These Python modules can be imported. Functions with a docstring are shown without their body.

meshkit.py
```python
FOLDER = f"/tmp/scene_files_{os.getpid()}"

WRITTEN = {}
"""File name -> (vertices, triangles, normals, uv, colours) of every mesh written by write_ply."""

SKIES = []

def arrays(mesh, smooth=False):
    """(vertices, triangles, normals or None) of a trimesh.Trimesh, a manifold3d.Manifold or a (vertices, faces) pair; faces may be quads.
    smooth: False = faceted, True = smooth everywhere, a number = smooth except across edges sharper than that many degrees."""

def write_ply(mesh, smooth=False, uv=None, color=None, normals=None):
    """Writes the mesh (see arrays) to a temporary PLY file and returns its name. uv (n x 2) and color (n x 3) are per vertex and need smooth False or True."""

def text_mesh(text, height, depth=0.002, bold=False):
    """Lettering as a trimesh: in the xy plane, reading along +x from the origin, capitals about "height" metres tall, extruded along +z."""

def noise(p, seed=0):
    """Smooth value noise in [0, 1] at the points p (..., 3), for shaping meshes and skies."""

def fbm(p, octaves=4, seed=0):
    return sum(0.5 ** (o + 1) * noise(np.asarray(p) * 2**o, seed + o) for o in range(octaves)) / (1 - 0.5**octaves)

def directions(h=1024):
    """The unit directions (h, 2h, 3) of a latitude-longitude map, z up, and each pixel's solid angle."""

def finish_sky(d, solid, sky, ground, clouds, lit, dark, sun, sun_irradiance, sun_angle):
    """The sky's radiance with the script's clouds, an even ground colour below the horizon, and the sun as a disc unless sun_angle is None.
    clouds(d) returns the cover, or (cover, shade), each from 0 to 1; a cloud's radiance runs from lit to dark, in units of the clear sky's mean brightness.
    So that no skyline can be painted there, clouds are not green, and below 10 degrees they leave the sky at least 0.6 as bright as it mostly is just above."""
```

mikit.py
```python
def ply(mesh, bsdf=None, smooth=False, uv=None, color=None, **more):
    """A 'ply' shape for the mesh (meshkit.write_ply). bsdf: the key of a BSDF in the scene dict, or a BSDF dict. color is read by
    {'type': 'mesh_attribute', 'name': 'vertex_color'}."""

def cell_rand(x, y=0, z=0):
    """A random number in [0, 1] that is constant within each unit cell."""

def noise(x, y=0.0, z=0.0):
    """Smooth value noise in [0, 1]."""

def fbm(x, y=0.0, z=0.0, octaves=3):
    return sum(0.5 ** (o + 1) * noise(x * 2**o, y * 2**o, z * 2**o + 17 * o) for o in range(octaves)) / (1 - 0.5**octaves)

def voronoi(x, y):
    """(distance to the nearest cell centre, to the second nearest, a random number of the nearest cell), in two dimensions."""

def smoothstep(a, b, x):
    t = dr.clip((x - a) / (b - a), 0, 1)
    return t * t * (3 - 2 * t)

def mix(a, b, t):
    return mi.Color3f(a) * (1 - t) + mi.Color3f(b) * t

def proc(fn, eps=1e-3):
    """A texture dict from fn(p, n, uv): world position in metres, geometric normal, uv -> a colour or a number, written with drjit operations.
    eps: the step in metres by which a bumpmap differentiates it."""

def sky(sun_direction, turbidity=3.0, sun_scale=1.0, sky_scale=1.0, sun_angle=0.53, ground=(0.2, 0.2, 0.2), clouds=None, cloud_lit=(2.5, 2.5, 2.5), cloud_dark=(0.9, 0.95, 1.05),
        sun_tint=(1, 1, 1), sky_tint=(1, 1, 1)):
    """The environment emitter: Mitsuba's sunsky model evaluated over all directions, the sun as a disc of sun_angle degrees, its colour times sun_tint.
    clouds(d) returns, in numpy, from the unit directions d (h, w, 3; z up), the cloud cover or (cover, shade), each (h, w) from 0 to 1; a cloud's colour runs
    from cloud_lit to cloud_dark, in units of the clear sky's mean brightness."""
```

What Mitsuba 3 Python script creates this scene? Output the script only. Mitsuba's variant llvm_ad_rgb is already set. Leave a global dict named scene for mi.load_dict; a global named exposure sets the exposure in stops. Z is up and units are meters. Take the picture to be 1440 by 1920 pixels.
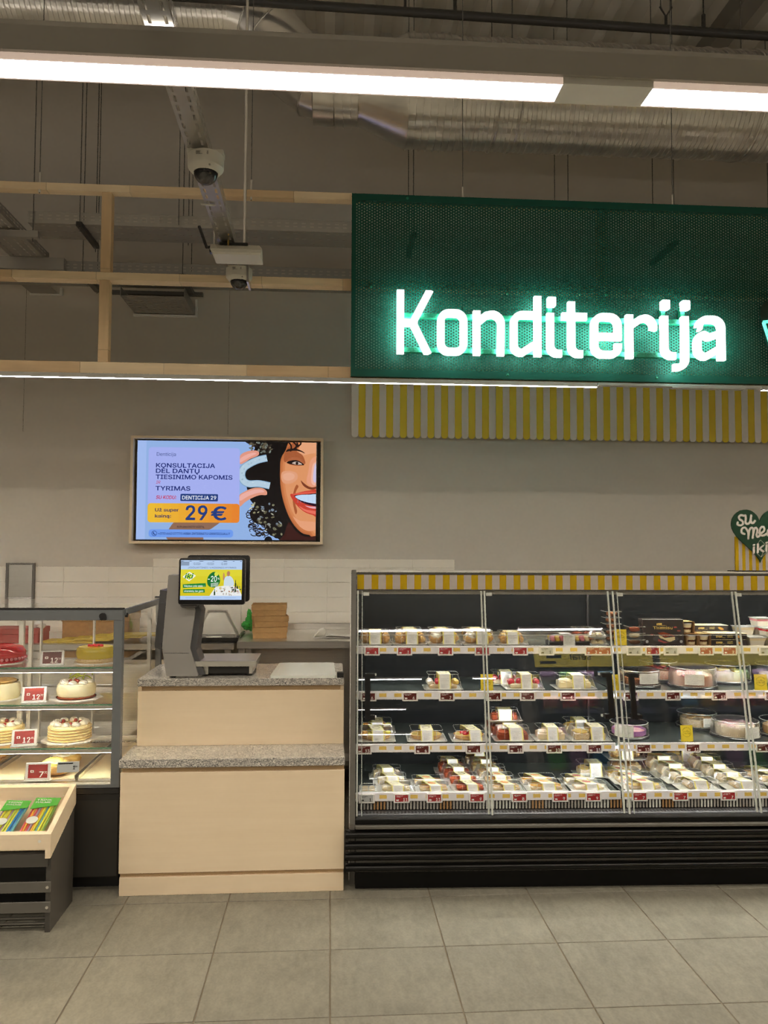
import math, random
import numpy as np
import trimesh
import drjit as dr
import mitsuba as mi
import mikit, meshkit
from mikit import noise, fbm, cell_rand, smoothstep, mix, voronoi
from shapely.geometry import Polygon, LineString, Point, box as sbox
from shapely.ops import unary_union
from shapely import affinity
import manifold3d

T = mi.ScalarTransform4f
scene, labels = {}, {}

# ------------------------------------------------------------------ camera, exposure, lamps
exposure = 0.0
EYE = (0.0, 0.0, 1.58)
RIGHT = np.array([0.9976728, -0.0680301, 0.0045719])
DOWN = np.array([0.0077100, 0.0459377, -0.9989146])
AHEAD = np.array([0.0677462, 0.9966251, 0.0463553])
pose = np.eye(4)
pose[:3, 0], pose[:3, 1], pose[:3, 2], pose[:3, 3] = -RIGHT, -DOWN, AHEAD, EYE
scene['camera'] = {'type': 'perspective', 'fov': math.degrees(2 * math.atan(720 / 1480)), 'fov_axis': 'x',
                   'near_clip': 0.05, 'far_clip': 100.0, 'to_world': T(pose)}
TRUNK_LIGHT = (33.0, 29.4, 24.0)     # the linear lamps hung over the aisles, warm white
LOUVRE_GLOW = (0.40, 0.29, 0.23)      # lamp light through the thin translucent side louvres
UPLIGHT = (9.0, 8.25, 7.2)            # soft upward glow from the top of the lamp channels
STRIP_LIGHT = (190.0, 169.0, 136.0)     # led strip under the timber frame
CASE_LIGHT = (98.0, 76.0, 42.0)      # led bars in the cake case
CHILLER_LIGHT = (115.0, 114.0, 100.0)   # led bars in the chiller, cooler
LETTER_LIGHT = (0.88, 1.02, 1.02)
HALO_LIGHT = (11.0, 23.0, 21.0)      # the back of the letters, facing the sign
NEON_LIGHT = (0.02, 0.95, 0.68)
SCREEN_GAIN = 0.95

# ------------------------------------------------------------------ helpers
FRAME = [np.eye(4)]                  # placing of what is being built


def lin(h):
    h = h.lstrip('#')
    v = np.array([int(h[i:i + 2], 16) for i in (0, 2, 4)]) / 255.0
    return [float(x) for x in np.where(v <= 0.04045, v / 12.92, ((v + 0.055) / 1.055) ** 2.4)]


def rgb(c):
    return {'type': 'rgb', 'value': list(map(float, lin(c) if isinstance(c, str) else c))}


def paint(name, c, rough=0.6, metal=0.0, spec=0.5, coat=0.0, two=False):
    b = {'type': 'principled', 'base_color': rgb(c) if not isinstance(c, dict) else c, 'roughness': rough, 'metallic': metal, 'specular': spec}
    if coat:
        b['clearcoat'], b['clearcoat_gloss'] = coat, 0.9
    scene['mat_' + name] = {'type': 'twosided', 'bsdf': b} if two else b
    return 'mat_' + name


def matte(name, c, two=False):
    b = {'type': 'diffuse', 'reflectance': rgb(c) if not isinstance(c, dict) else c}
    scene['mat_' + name] = {'type': 'twosided', 'bsdf': b} if two else b
    return 'mat_' + name


def uniq(key):
    if key not in scene and key not in labels and not any(k.startswith(key + '__') for k in scene):
        return key
    n = COUNT.get(key, 0) + 1
    while True:
        k = '%s_%03d' % (key, n)
        if k not in scene and k not in labels:
            COUNT[key] = n
            return k
        n += 1


COUNT = {}


def thing(name, label, cat, group=None):
    key = uniq(name)
    labels[key] = {'label': label, 'category': cat}
    if group:
        labels[key]['group'] = group
    return key


def placed(mesh):
    if hasattr(mesh, 'to_mesh'):
        m = mesh.to_mesh()
        mesh = trimesh.Trimesh(np.array(m.vert_properties[:, :3]), np.array(m.tri_verts), process=False)
    mesh = mesh.copy()
    mesh.apply_transform(FRAME[-1])
    return mesh


def put(key, mesh, mat, smooth=False, uv=None, light=None, weight=None, color=None):
    d = mikit.ply(placed(mesh), mat, smooth=smooth, uv=uv, color=color)
    if light is not None:
        d['emitter'] = {'type': 'area', 'radiance': rgb(light) if not isinstance(light, dict) else light}
        if weight is not None:
            d['emitter']['sampling_weight'] = float(weight)
    scene[key] = d
    return key


def part(parent, name, mesh, mat, smooth=False, label=None, **kw):
    key = uniq(parent + '__' + name)
    put(key, mesh, mat, smooth, **kw)
    if label:
        labels[key] = {'label': label}
    return key


def whole(name, mesh, mat, label, cat, group=None, smooth=False, **kw):
    key = thing(name, label, cat, group)
    return put(key, mesh, mat, smooth, **kw)


def struct(name, mesh, mat, label, smooth=False, **kw):
    put(name, mesh, mat, smooth, **kw)
    labels[name] = {'label': label, 'kind': 'structure'}
    return name


def cat(*ms):
    ms = [m for q in ms for m in (q if isinstance(q, (list, tuple)) else [q])]
    return trimesh.util.concatenate(ms)


def bx(x0, x1, y0, y1, z0, z1, bev=0.0):
    """A box, its edges chamfered by bev."""
    lo, hi = np.array([x0, y0, z0], float), np.array([x1, y1, z1], float)
    if bev <= 0:
        m = trimesh.creation.box(hi - lo)
        m.apply_translation((lo + hi) / 2)
        return m
    pts = []
    for i in np.ndindex(2, 2, 2):
        s = np.array(i)
        c = np.where(s == 0, lo, hi)
        for a in range(3):
            q = c + np.where(s == 0, bev, -bev)
            q[a] = c[a]
            pts.append(q)
    return trimesh.convex.convex_hull(np.array(pts))


def pane(*pts):
    return trimesh.Trimesh(np.array(pts, float), [[0, 1, 2], [0, 2, 3]], process=False)


def hull(pts):
    return trimesh.convex.convex_hull(np.array(pts, float))


def tube(pts, r, n=8, cap=True):
    pts = np.array(pts, float)
    rr = np.full(len(pts), r) if np.isscalar(r) else np.array(r, float)
    tan = np.gradient(pts, axis=0)
    tan /= np.linalg.norm(tan, axis=1, keepdims=True)
    u = np.cross(tan[0], [0, 0, 1.0] if abs(tan[0][2]) < 0.9 else [1.0, 0, 0])
    V = []
    a = np.arange(n) * 2 * np.pi / n
    for p, t, q in zip(pts, tan, rr):
        u = u - t * (u @ t)
        u /= np.linalg.norm(u)
        w = np.cross(t, u)
        V.append(p + q * (np.cos(a)[:, None] * u + np.sin(a)[:, None] * w))
    V = np.vstack(V)
    F = []
    for k in range(len(pts) - 1):
        for i in range(n):
            j = (i + 1) % n
            F += [[k * n + i, k * n + j, (k + 1) * n + j], [k * n + i, (k + 1) * n + j, (k + 1) * n + i]]
    if cap:
        for base, flip in ((0, 1), ((len(pts) - 1) * n, 0)):
            for i in range(1, n - 1):
                F.append([base, base + i + flip * 1, base + i + 1 - flip * 1] if not flip else [base, base + i + 1, base + i])
    return trimesh.Trimesh(V, F, process=False)


def rod(x, y, z0, z1, r=0.003, n=6):
    return tube([(x, y, z0), (x, y, z1)], r, n)


def lathe(prof, n=32, at=(0, 0, 0), sx=1.0, sy=1.0):
    """Surface of revolution about z of a list of (r, z)."""
    a = np.arange(n) * 2 * np.pi / n
    V = np.vstack([np.stack([r * np.cos(a) * sx, r * np.sin(a) * sy, np.full(n, z)], 1) for r, z in prof])
    F = []
    for k in range(len(prof) - 1):
        for i in range(n):
            j = (i + 1) % n
            F += [[k * n + i, k * n + j, (k + 1) * n + j], [k * n + i, (k + 1) * n + j, (k + 1) * n + i]]
    F = np.array(F)
    dz, dr_ = np.diff([p[1] for p in prof]), np.array([p[0] for p in prof])
    if (dz * (dr_[1:] + dr_[:-1]) ** 2).sum() < 0 or (abs(dz).sum() < 1e-9 and False):
        F = F[:, ::-1]
    m = trimesh.Trimesh(V + np.array(at, float), F, process=False)
    m.update_faces(m.area_faces > 1e-12)
    return m


def prism(poly, depth, plane='xz', at=0.0):
    """A shapely polygon extruded. plane 'xz': drawn in x and z, its front at y = at, going back by depth; 'yz': drawn in y and z, from x = at."""
    ms = []
    for g in getattr(poly, 'geoms', [poly]):
        if g.is_empty or g.area < 1e-9:
            continue
        m = trimesh.creation.extrude_polygon(g, depth, engine='earcut')
        v = m.vertices
        if plane == 'xz':
            v = np.stack([v[:, 0], at + depth - v[:, 2], v[:, 1]], 1)
        elif plane == 'yz':
            v = np.stack([at + v[:, 2], v[:, 0], v[:, 1]], 1)
        else:
            v = v + [0, 0, at]
        ms.append(trimesh.Trimesh(v, m.faces, process=False))
    return cat(ms)


def ball(r, at=(0, 0, 0), s=(1, 1, 1), sub=2):
    m = trimesh.creation.icosphere(sub, r)
    m.vertices = m.vertices * np.array(s) + np.array(at)
    return m


def lump(r, at, s=(1, 1, 1), amp=0.15, freq=3.0, seed=0, sub=2):
    m = trimesh.creation.icosphere(sub, 1.0)
    k = 1 + amp * (2 * meshkit.fbm(m.vertices * freq + seed * 7.3, 2, seed) - 1)
    m.vertices = m.vertices * k[:, None] * r * np.array(s) + np.array(at)
    return m


def turn(mesh, ang, axis=(0, 0, 1), at=(0, 0, 0)):
    m = mesh.copy()
    m.apply_transform(trimesh.transformations.rotation_matrix(ang, axis, at))
    return m


def moved(mesh, d):
    m = mesh.copy()
    m.apply_translation(d)
    return m


TEXTS = {}


def letters(text, height, depth=0.001, bold=True, centre=False, slant=0.0, width=None):
    """Lettering that stands up facing the viewer: reads along +x, up +z, its front at y = 0."""
    k = (text, bold)
    if k not in TEXTS:
        TEXTS[k] = meshkit.text_mesh(text, 1.0, 1.0, bold)
    m = TEXTS[k].copy()
    v = np.array(m.vertices)
    v[:, :2] *= height
    v[:, 0] += slant * v[:, 1]
    w = v[:, 0].max() - v[:, 0].min()
    if width:
        v[:, 0] = (v[:, 0] - v[:, 0].min()) * width / w
        w = width
    if centre:
        v[:, 0] -= v[:, 0].min() + w / 2
    return trimesh.Trimesh(np.stack([v[:, 0], depth * (1 - v[:, 2]), v[:, 1]], 1), m.faces, process=False)


def boxuv(m):
    """u along x, v along z (metres), for printed strips."""
    v = np.array(m.vertices)
    return np.stack([v[:, 0], v[:, 2]], 1)


def punched(w, h, holes, frame):
    """A sheet w x h in the xz plane at y = 0 from (0,0) with rectangular holes (x0,x1,z0,z1) cut out, 1.5 mm thick."""
    p = sbox(0, 0, w, h)
    p = p.difference(unary_union([sbox(a, c, b, d) for a, b, c, d in holes])) if holes else p
    return prism(p, 0.0015, 'xz', 0.0)


def slotgrid(w, d, rows, pitch, sw, sh):
    """Sheet in the xy plane, w along x by d along y, with rows (y, offset, kind) of slots."""
    x0 = [0.0]
    tris, V, n = [], [], 0
    ys = [0.0]
    bands = []
    y = 0.0
    for yc in sorted(rows):
        bands.append((y, yc - sh / 2, False))
        bands.append((yc - sh / 2, yc + sh / 2, True))
        y = yc + sh / 2
    bands.append((y, d, False))
    out = []
    for a, b, cut in bands:
        if not cut:
            out.append((0, w, a, b))
        else:
            k = int(w / pitch)
            x = 0.0
            for i in range(k):
                xs = i * pitch + (pitch - sw) / 2
                out.append((x, xs, a, b))
                x = xs + sw
            out.append((x, w, a, b))
    for a, b, c, e in out:
        V += [[a, c, 0], [b, c, 0], [b, e, 0], [a, e, 0]]
        tris += [[n, n + 1, n + 2], [n, n + 2, n + 3]]
        n += 4
    return trimesh.Trimesh(V, tris, process=False)


# ------------------------------------------------------------------ materials
def f_wall(p, n, uv):
    v = fbm(p.x * 1.3, p.y * 1.3, p.z * 1.3) * 0.06 + noise(p.x * 60, p.z * 60, p.y * 60) * 0.03
    return mi.Color3f(0.53, 0.492, 0.445) * (0.955 + v)


def f_tile(p, n, uv):
    t = cell_rand(dr.floor((p.x - 0.012) / 0.455), dr.floor((p.y - 0.045) / 0.45))
    v = fbm(p.x * 7 + t * 31, p.y * 7 + t * 17, octaves=4)
    w = noise(p.x * 60, p.y * 22) * 0.5 + noise(p.x * 170, p.y * 120) * 0.5
    k = 0.80 + 0.28 * v + 0.26 * (w - 0.5) + 0.07 * (t - 0.5)
    return mi.Color3f(0.211, 0.199, 0.163) * k


def f_granite(p, n, uv):
    a = noise(p.x * 210, p.y * 210, p.z * 210)
    b = noise(p.x * 330 + 9, p.y * 330, p.z * 330 + 4)
    c = mix((0.52, 0.49, 0.45), (0.30, 0.285, 0.265), smoothstep(0.42, 0.58, a))
    c = mix(c, (0.045, 0.042, 0.042), smoothstep(0.60, 0.68, b))
    return mix(c, (0.74, 0.70, 0.65), smoothstep(0.68, 0.76, noise(p.x * 260 + 40, p.y * 260, p.z * 260 + 8)))


def f_maple(p, n, uv):
    g = fbm(p.x * 2.2 + 3, p.y * 9, p.z * 34, octaves=3)
    h = noise(p.x * 9, p.y * 200, p.z * 240)
    return mix((0.70, 0.565, 0.40), (0.76, 0.63, 0.465), g * 0.8 + h * 0.2)


def wood_blocks(along, across, depth):
    row = dr.floor(across / 0.35)
    s = along / 0.42 + cell_rand(row, 3) * 7
    k = dr.floor(s)
    t = cell_rand(k, row, 5)
    g = fbm(along * 5 + t * 40, across * 60, depth * 60, octaves=3)
    seam = 1 - 0.25 * smoothstep(0.985, 0.995, s - k)
    c = mix((0.64, 0.455, 0.27), (0.82, 0.66, 0.45), smoothstep(0.1, 0.8, t))
    return c * (0.86 + 0.24 * g) * seam


def f_pine_x(p, n, uv):
    return wood_blocks(p.x, p.z, p.y)


def f_pine_z(p, n, uv):
    return wood_blocks(p.z, p.x, p.y)


def f_steel(p, n, uv):
    v = noise(p.x * 4, p.y * 900, p.z * 500)
    return mi.Color3f(0.74, 0.72, 0.68) * (0.9 + 0.2 * v)


def f_zinc(p, n, uv):
    v = fbm(p.x * 9, p.y * 9, p.z * 9, octaves=3)
    return mi.Color3f(0.70, 0.67, 0.63) * (0.8 + 0.4 * v)


def f_stripes(p, n, uv):
    """Printed band of yellow and white, 70 mm repeat, on uv in metres."""
    f = uv.x / 0.0715 - dr.floor(uv.x / 0.0715)
    return mix((0.40, 0.36, 0.345), (0.40, 0.262, 0.014), dr.select(f < 0.48, 1.0, 0.0))


def f_railprint(p, n, uv):
    """Printed shelf-edge band: white with yellow squares."""
    f = uv.x / 0.0735 - dr.floor(uv.x / 0.0735)
    on = (f < 0.48) & (uv.y > 0.012) & (uv.y < 0.0295)
    return mix((0.84, 0.83, 0.87), (0.70, 0.50, 0.12), dr.select(on, 1.0, 0.0))


def label_print(badge_col, ring):
    def f(p, n, uv):
        return label_ink(p, n, uv, badge_col, ring)
    return f


def label_ink(p, n, uv, badge_col, ring):
    """Printed paper label: u across the band, v along it, both from 0 to 1; yellow margins, grey print lines and a bar code block."""
    edge = (uv.x < 0.09) | (uv.x > 0.91)
    ln = uv.y * 26 - dr.floor(uv.y * 26)
    text = (ln < 0.4) & (uv.x > 0.16) & (uv.x < 0.5 + 0.36 * cell_rand(dr.floor(uv.y * 26), 2)) & (uv.y > 0.06) & (uv.y < 0.4)
    bar = (uv.x > 0.2) & (uv.x < 0.52) & (uv.y > 0.07) & (uv.y < 0.2) & (cell_rand(dr.floor(uv.x * 40), 9) > 0.5)
    bd = dr.square((uv.x - 0.5) * 2.0) + dr.square((uv.y - 0.75) * 7.0)
    badge = (bd < 0.42) & (bd > (0.2 if ring else -1.0))
    c = mix((0.78, 0.78, 0.74), (0.76, 0.69, 0.18), dr.select(edge, 1.0, 0.0))
    c = mix(c, (0.78, 0.72, 0.36), dr.select((uv.y > 0.53) & ~edge, 1.0, 0.0))
    c = mix(c, badge_col, dr.select(badge, 0.9, 0.0))
    return mix(c, (0.36, 0.36, 0.36), dr.select(text | bar, 0.5, 0.0))


def f_sticker(p, n, uv):
    ln = uv.y * 12 - dr.floor(uv.y * 12)
    text = (ln < 0.42) & (uv.x > 0.08) & (uv.x < 0.55 + 0.4 * cell_rand(dr.floor(uv.y * 12), 4)) & (uv.y > 0.1) & (uv.y < 0.92)
    return mix((0.76, 0.77, 0.72), (0.42, 0.42, 0.40), dr.select(text, 0.6, 0.0))


def f_slots(p, n, uv):
    """Black liner of the chiller with rows of pressed air slots, uv in metres."""
    r = uv.y / 0.062 - dr.floor(uv.y / 0.062)
    s = uv.x / 0.04 - dr.floor(uv.x / 0.04)
    k = 0.8 + 0.4 * fbm(p.x * 6, p.z * 6)
    return mix((0.0045, 0.0052, 0.0062), (0.0006, 0.004, 0.004), dr.select((r < 0.07) & (s < 0.55), 1.0, 0.0)) * k


def f_kraft(p, n, uv):
    return mi.Color3f(0.36, 0.215, 0.10) * (0.88 + 0.24 * fbm(p.x * 60, p.y * 60, p.z * 60))


def f_sponge(p, n, uv):
    """Layered cake side: thin cream lines between light layers."""
    s = p.z / 0.0135
    w = s - dr.floor(s) + 0.25 * (noise(p.x * 30, p.y * 30, p.z * 8) - 0.5)
    return mix((0.78, 0.60, 0.33), (0.62, 0.40, 0.16), smoothstep(0.72, 0.9, w)) * (0.9 + 0.2 * noise(p.x * 120, p.y * 120, p.z * 120))


def f_bake(p, n, uv):
    v = fbm(p.x * 45, p.y * 45, p.z * 45, octaves=3)
    return mix((0.50, 0.24, 0.07), (0.74, 0.48, 0.18), v)


def f_crumb(p, n, uv):
    v = noise(p.x * 210, p.y * 210, p.z * 210)
    return mix((0.55, 0.38, 0.18), (0.80, 0.66, 0.42), v)


def f_crumb_red(p, n, uv):
    v = noise(p.x * 190, p.y * 190, p.z * 190)
    return mix((0.52, 0.16, 0.09), (0.78, 0.50, 0.34), v)


def f_deck(p, n, uv):
    return mi.Color3f(0.66, 0.62, 0.55) * (0.9 + 0.2 * fbm(p.x * 4, p.y * 4, p.z * 4))


matte('wall', mikit.proc(f_wall))
matte('wall_joint', (0.24, 0.21, 0.18))
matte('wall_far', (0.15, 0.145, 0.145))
matte('deck', mikit.proc(f_deck))
paint('tile', mikit.proc(f_tile), 0.48, spec=0.35)
matte('grout', (0.17, 0.14, 0.105))
paint('granite', mikit.proc(f_granite), 0.18)
paint('maple', mikit.proc(f_maple), 0.45, spec=0.3)
paint('maple_edge', (0.42, 0.29, 0.165), 0.5, spec=0.3)
paint('pine', mikit.proc(f_pine_x), 0.6, spec=0.2)
paint('pine_post', mikit.proc(f_pine_z), 0.6, spec=0.2)
paint('steel', mikit.proc(f_steel), 0.3, metal=1.0, two=True)
paint('zinc', mikit.proc(f_zinc), 0.24, metal=0.85, two=True)
paint('zinc_tray', (0.38, 0.365, 0.34), 0.42, metal=0.7, two=True)
paint('zinc_dark', (0.13, 0.125, 0.12), 0.5, metal=0.6, two=True)
matte('stripes', mikit.proc(f_stripes))
paint('rail', mikit.proc(f_railprint), 0.35)
for nm, bc, rg in (('label', (0.48, 0.40, 0.20), True), ('label_orange', (0.74, 0.20, 0.03), False), ('label_red', (0.50, 0.03, 0.03), False), ('label_ring', (0.10, 0.07, 0.03), True)):
    paint(nm, mikit.proc(label_print(bc, rg)), 0.5, two=True)
paint('sticker', mikit.proc(f_sticker), 0.5, two=True)
paint('liner', mikit.proc(f_slots), 0.6, spec=0.04)
matte('kraft', mikit.proc(f_kraft))
matte('sponge', mikit.proc(f_sponge))
paint('bake', mikit.proc(f_bake), 0.5, spec=0.3)
matte('crumb', mikit.proc(f_crumb))
matte('crumb_red', mikit.proc(f_crumb_red))
paint('wall_tile', (0.76, 0.715, 0.64), 0.3)
paint('case_grey', (0.115, 0.125, 0.135), 0.42)
paint('base_black', (0.018, 0.0165, 0.0145), 0.5)
paint('black', (0.008, 0.008, 0.009), 0.35)
paint('gloss_black', (0.006, 0.006, 0.006), 0.16)
paint('rubber', (0.012, 0.012, 0.012), 0.7)
paint('chiller_grey', (0.10, 0.094, 0.083), 0.45, spec=0.3)
paint('chiller_dark', (0.04, 0.037, 0.033), 0.45, spec=0.25)
paint('handle_black', (0.004, 0.004, 0.004), 0.4, spec=0.15)
paint('bumper', (0.003, 0.003, 0.003), 0.16, spec=0.22)
paint('chiller_brown', (0.045, 0.041, 0.036), 0.45)
paint('chiller_top', (0.50, 0.46, 0.41), 0.5)
paint('shelf', (0.028, 0.035, 0.035), 0.22)
paint('white', (0.72, 0.71, 0.69), 0.4)
paint('cream', (0.70, 0.68, 0.62), 0.45)
paint('lamp_body', (0.33, 0.315, 0.29), 0.5)
paint('scale_grey', (0.24, 0.23, 0.22), 0.45)
paint('scale_dark', (0.05, 0.05, 0.055), 0.45)
paint('chrome', (0.62, 0.60, 0.57), 0.16, metal=1.0)
paint('sign_green', (0.004, 0.060, 0.041), 0.55, spec=0.2, two=True)
paint('sign_rail', (0.008, 0.15, 0.08), 0.5)
paint('deep_green', (0.004, 0.03, 0.018), 0.5)
matte('heart_green', (0.014, 0.032, 0.02))
matte('heart_white', (0.62, 0.56, 0.53))
paint('letter_body', (0.8, 0.8, 0.8), 0.4)
paint('plastic_edge', (0.62, 0.64, 0.60), 0.2)
paint('door_edge', (0.52, 0.55, 0.51), 0.25)
paint('tag_white', (0.76, 0.755, 0.74), 0.4)
paint('tag_red', (0.30, 0.022, 0.026), 0.35)
paint('tag_maroon', (0.085, 0.012, 0.010), 0.3)
paint('tag_grey', (0.42, 0.44, 0.45), 0.35)
matte('ink_white', (0.82, 0.80, 0.78))
matte('ink_black', (0.02, 0.02, 0.022))
paint('card_yellow', (0.80, 0.62, 0.03), 0.45)
matte('card_ink', (0.36, 0.27, 0.02))
matte('yellow_strip', (0.84, 0.62, 0.08))
matte('white_strip', (0.88, 0.83, 0.80))
matte('cream_food', (0.82, 0.70, 0.44))
paint('cream_white', (0.84, 0.78, 0.64), 0.4)
paint('cherry', (0.30, 0.02, 0.018), 0.2)
paint('berry', (0.62, 0.03, 0.045), 0.22)
paint('glaze_red', (0.56, 0.012, 0.02), 0.08, coat=1.0)
paint('glaze_yellow', (0.66, 0.50, 0.03), 0.12, coat=0.8)
paint('custard', (0.80, 0.55, 0.10), 0.3)
paint('orange_jelly', (0.78, 0.36, 0.05), 0.25)
matte('tray_tan', (0.54, 0.45, 0.335))
matte('choc', (0.11, 0.045, 0.022))
matte('choc_red', (0.23, 0.05, 0.025))
matte('pink', (0.72, 0.26, 0.30))
paint('lime', (0.42, 0.50, 0.03), 0.3)
paint('paper_white', (0.74, 0.73, 0.70), 0.6, two=True)
paint('paper_violet', (0.48, 0.20, 0.52), 0.5, two=True)
paint('tray_white', (0.76, 0.76, 0.72), 0.4, two=True)
paint('tray_black', (0.012, 0.012, 0.013), 0.3, two=True)
paint('rail_blue', (0.10, 0.12, 0.24), 0.4)
paint('box_black', (0.022, 0.017, 0.017), 0.35)
paint('gold_ink', (0.66, 0.47, 0.14), 0.4)
paint('board_clear', (0.68, 0.72, 0.68), 0.22)
paint('red_box', (0.30, 0.05, 0.045), 0.5)
paint('sleeve_yellow', (0.52, 0.37, 0.045), 0.5)
paint('bag_green', (0.03, 0.30, 0.04), 0.3, two=True)
paint('header_green', (0.06, 0.42, 0.035), 0.3, two=True)
for nm, c in (('yellow', (0.78, 0.70, 0.05)), ('blue', (0.03, 0.22, 0.52)), ('lime', (0.50, 0.58, 0.05)), ('violet', (0.34, 0.24, 0.36)), ('red', (0.58, 0.07, 0.09)),
              ('orange', (0.80, 0.36, 0.03)), ('teal', (0.10, 0.32, 0.33)), ('green', (0.13, 0.27, 0.05))):
    paint('straw_' + nm, c, 0.3)
scene['mat_glass'] = {'type': 'thindielectric', 'int_ior': 1.5}
scene['mat_clear'] = {'type': 'thindielectric', 'int_ior': 1.5}
scene['mat_frosted'] = {'type': 'blendbsdf', 'weight': 0.055, 'a': {'type': 'thindielectric', 'int_ior': 1.5}, 'b': {'type': 'twosided', 'bsdf': {'type': 'diffuse', 'reflectance': rgb((0.8, 0.78, 0.74))}}}
scene['mat_clear_dark'] = {'type': 'principled', 'base_color': rgb((0.01, 0.01, 0.012)), 'roughness': 0.03, 'specular': 0.6, 'clearcoat': 1.0, 'clearcoat_gloss': 0.99}
scene['mat_glass_edge'] = {'type': 'principled', 'base_color': rgb((0.06, 0.17, 0.11)), 'roughness': 0.15}
scene['mat_screen'] = {'type': 'diffuse', 'reflectance': rgb((0.01, 0.01, 0.012))}
scene['mat_lens'] = {'type': 'diffuse', 'reflectance': rgb((0.5, 0.5, 0.5))}

# ------------------------------------------------------------------ lamps over the aisles (large area lights)
def trunk(x0, x1, y, z, label, group='linear lamps over the aisles', weight=4.0, gap=None):
    k = thing('linear_lamp', label, 'lamp', group)
    part(k, 'diffuser', bx(x0, x1, y - 0.044, y + 0.044, z, z + 0.002), 'mat_lens', light=TRUNK_LIGHT, weight=weight)
    for a, b in ((-0.049, -0.044), (0.044, 0.049)):
        part(k, 'louvre_strip', bx(x0, x1, y + a, y + b, z - 0.0005, z + 0.018), 'mat_white', light=LOUVRE_GLOW, weight=0.0)
    return k


WALL_Y = 5.75
trunk(-7.0, 0.652, 2.2, 2.907, 'long lit white linear lamp crossing the top of the picture left of the gap')
trunk(0.917, 7.0, 2.2, 2.907, 'short visible end of lit linear lamp at right of the gap under the grey channel')
ROWS_BEHIND = ((0.4, 'right over the viewer'), (-1.35, 'just behind the viewer'), (-3.55, 'over the first aisle behind the viewer'), (-5.45, 'over the second aisle behind the viewer'), (-7.5, 'over the third aisle behind the viewer'))
for yy, wh in ROWS_BEHIND:
    x1, x2, x3 = {0.4: (0.652, 0.917, 7.0), -1.35: (1.59, 1.92, 2.92), -3.55: (0.88, 1.61, 1.95), -5.45: (0.71, None, None), -7.5: (0.88, None, None)}[yy]
    trunk(-7.0, x1, yy, 2.907, 'long linear lamp ' + wh)
    if x2:
        trunk(x2, x3, yy, 2.907, 'right-hand linear lamp ' + wh)
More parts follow.
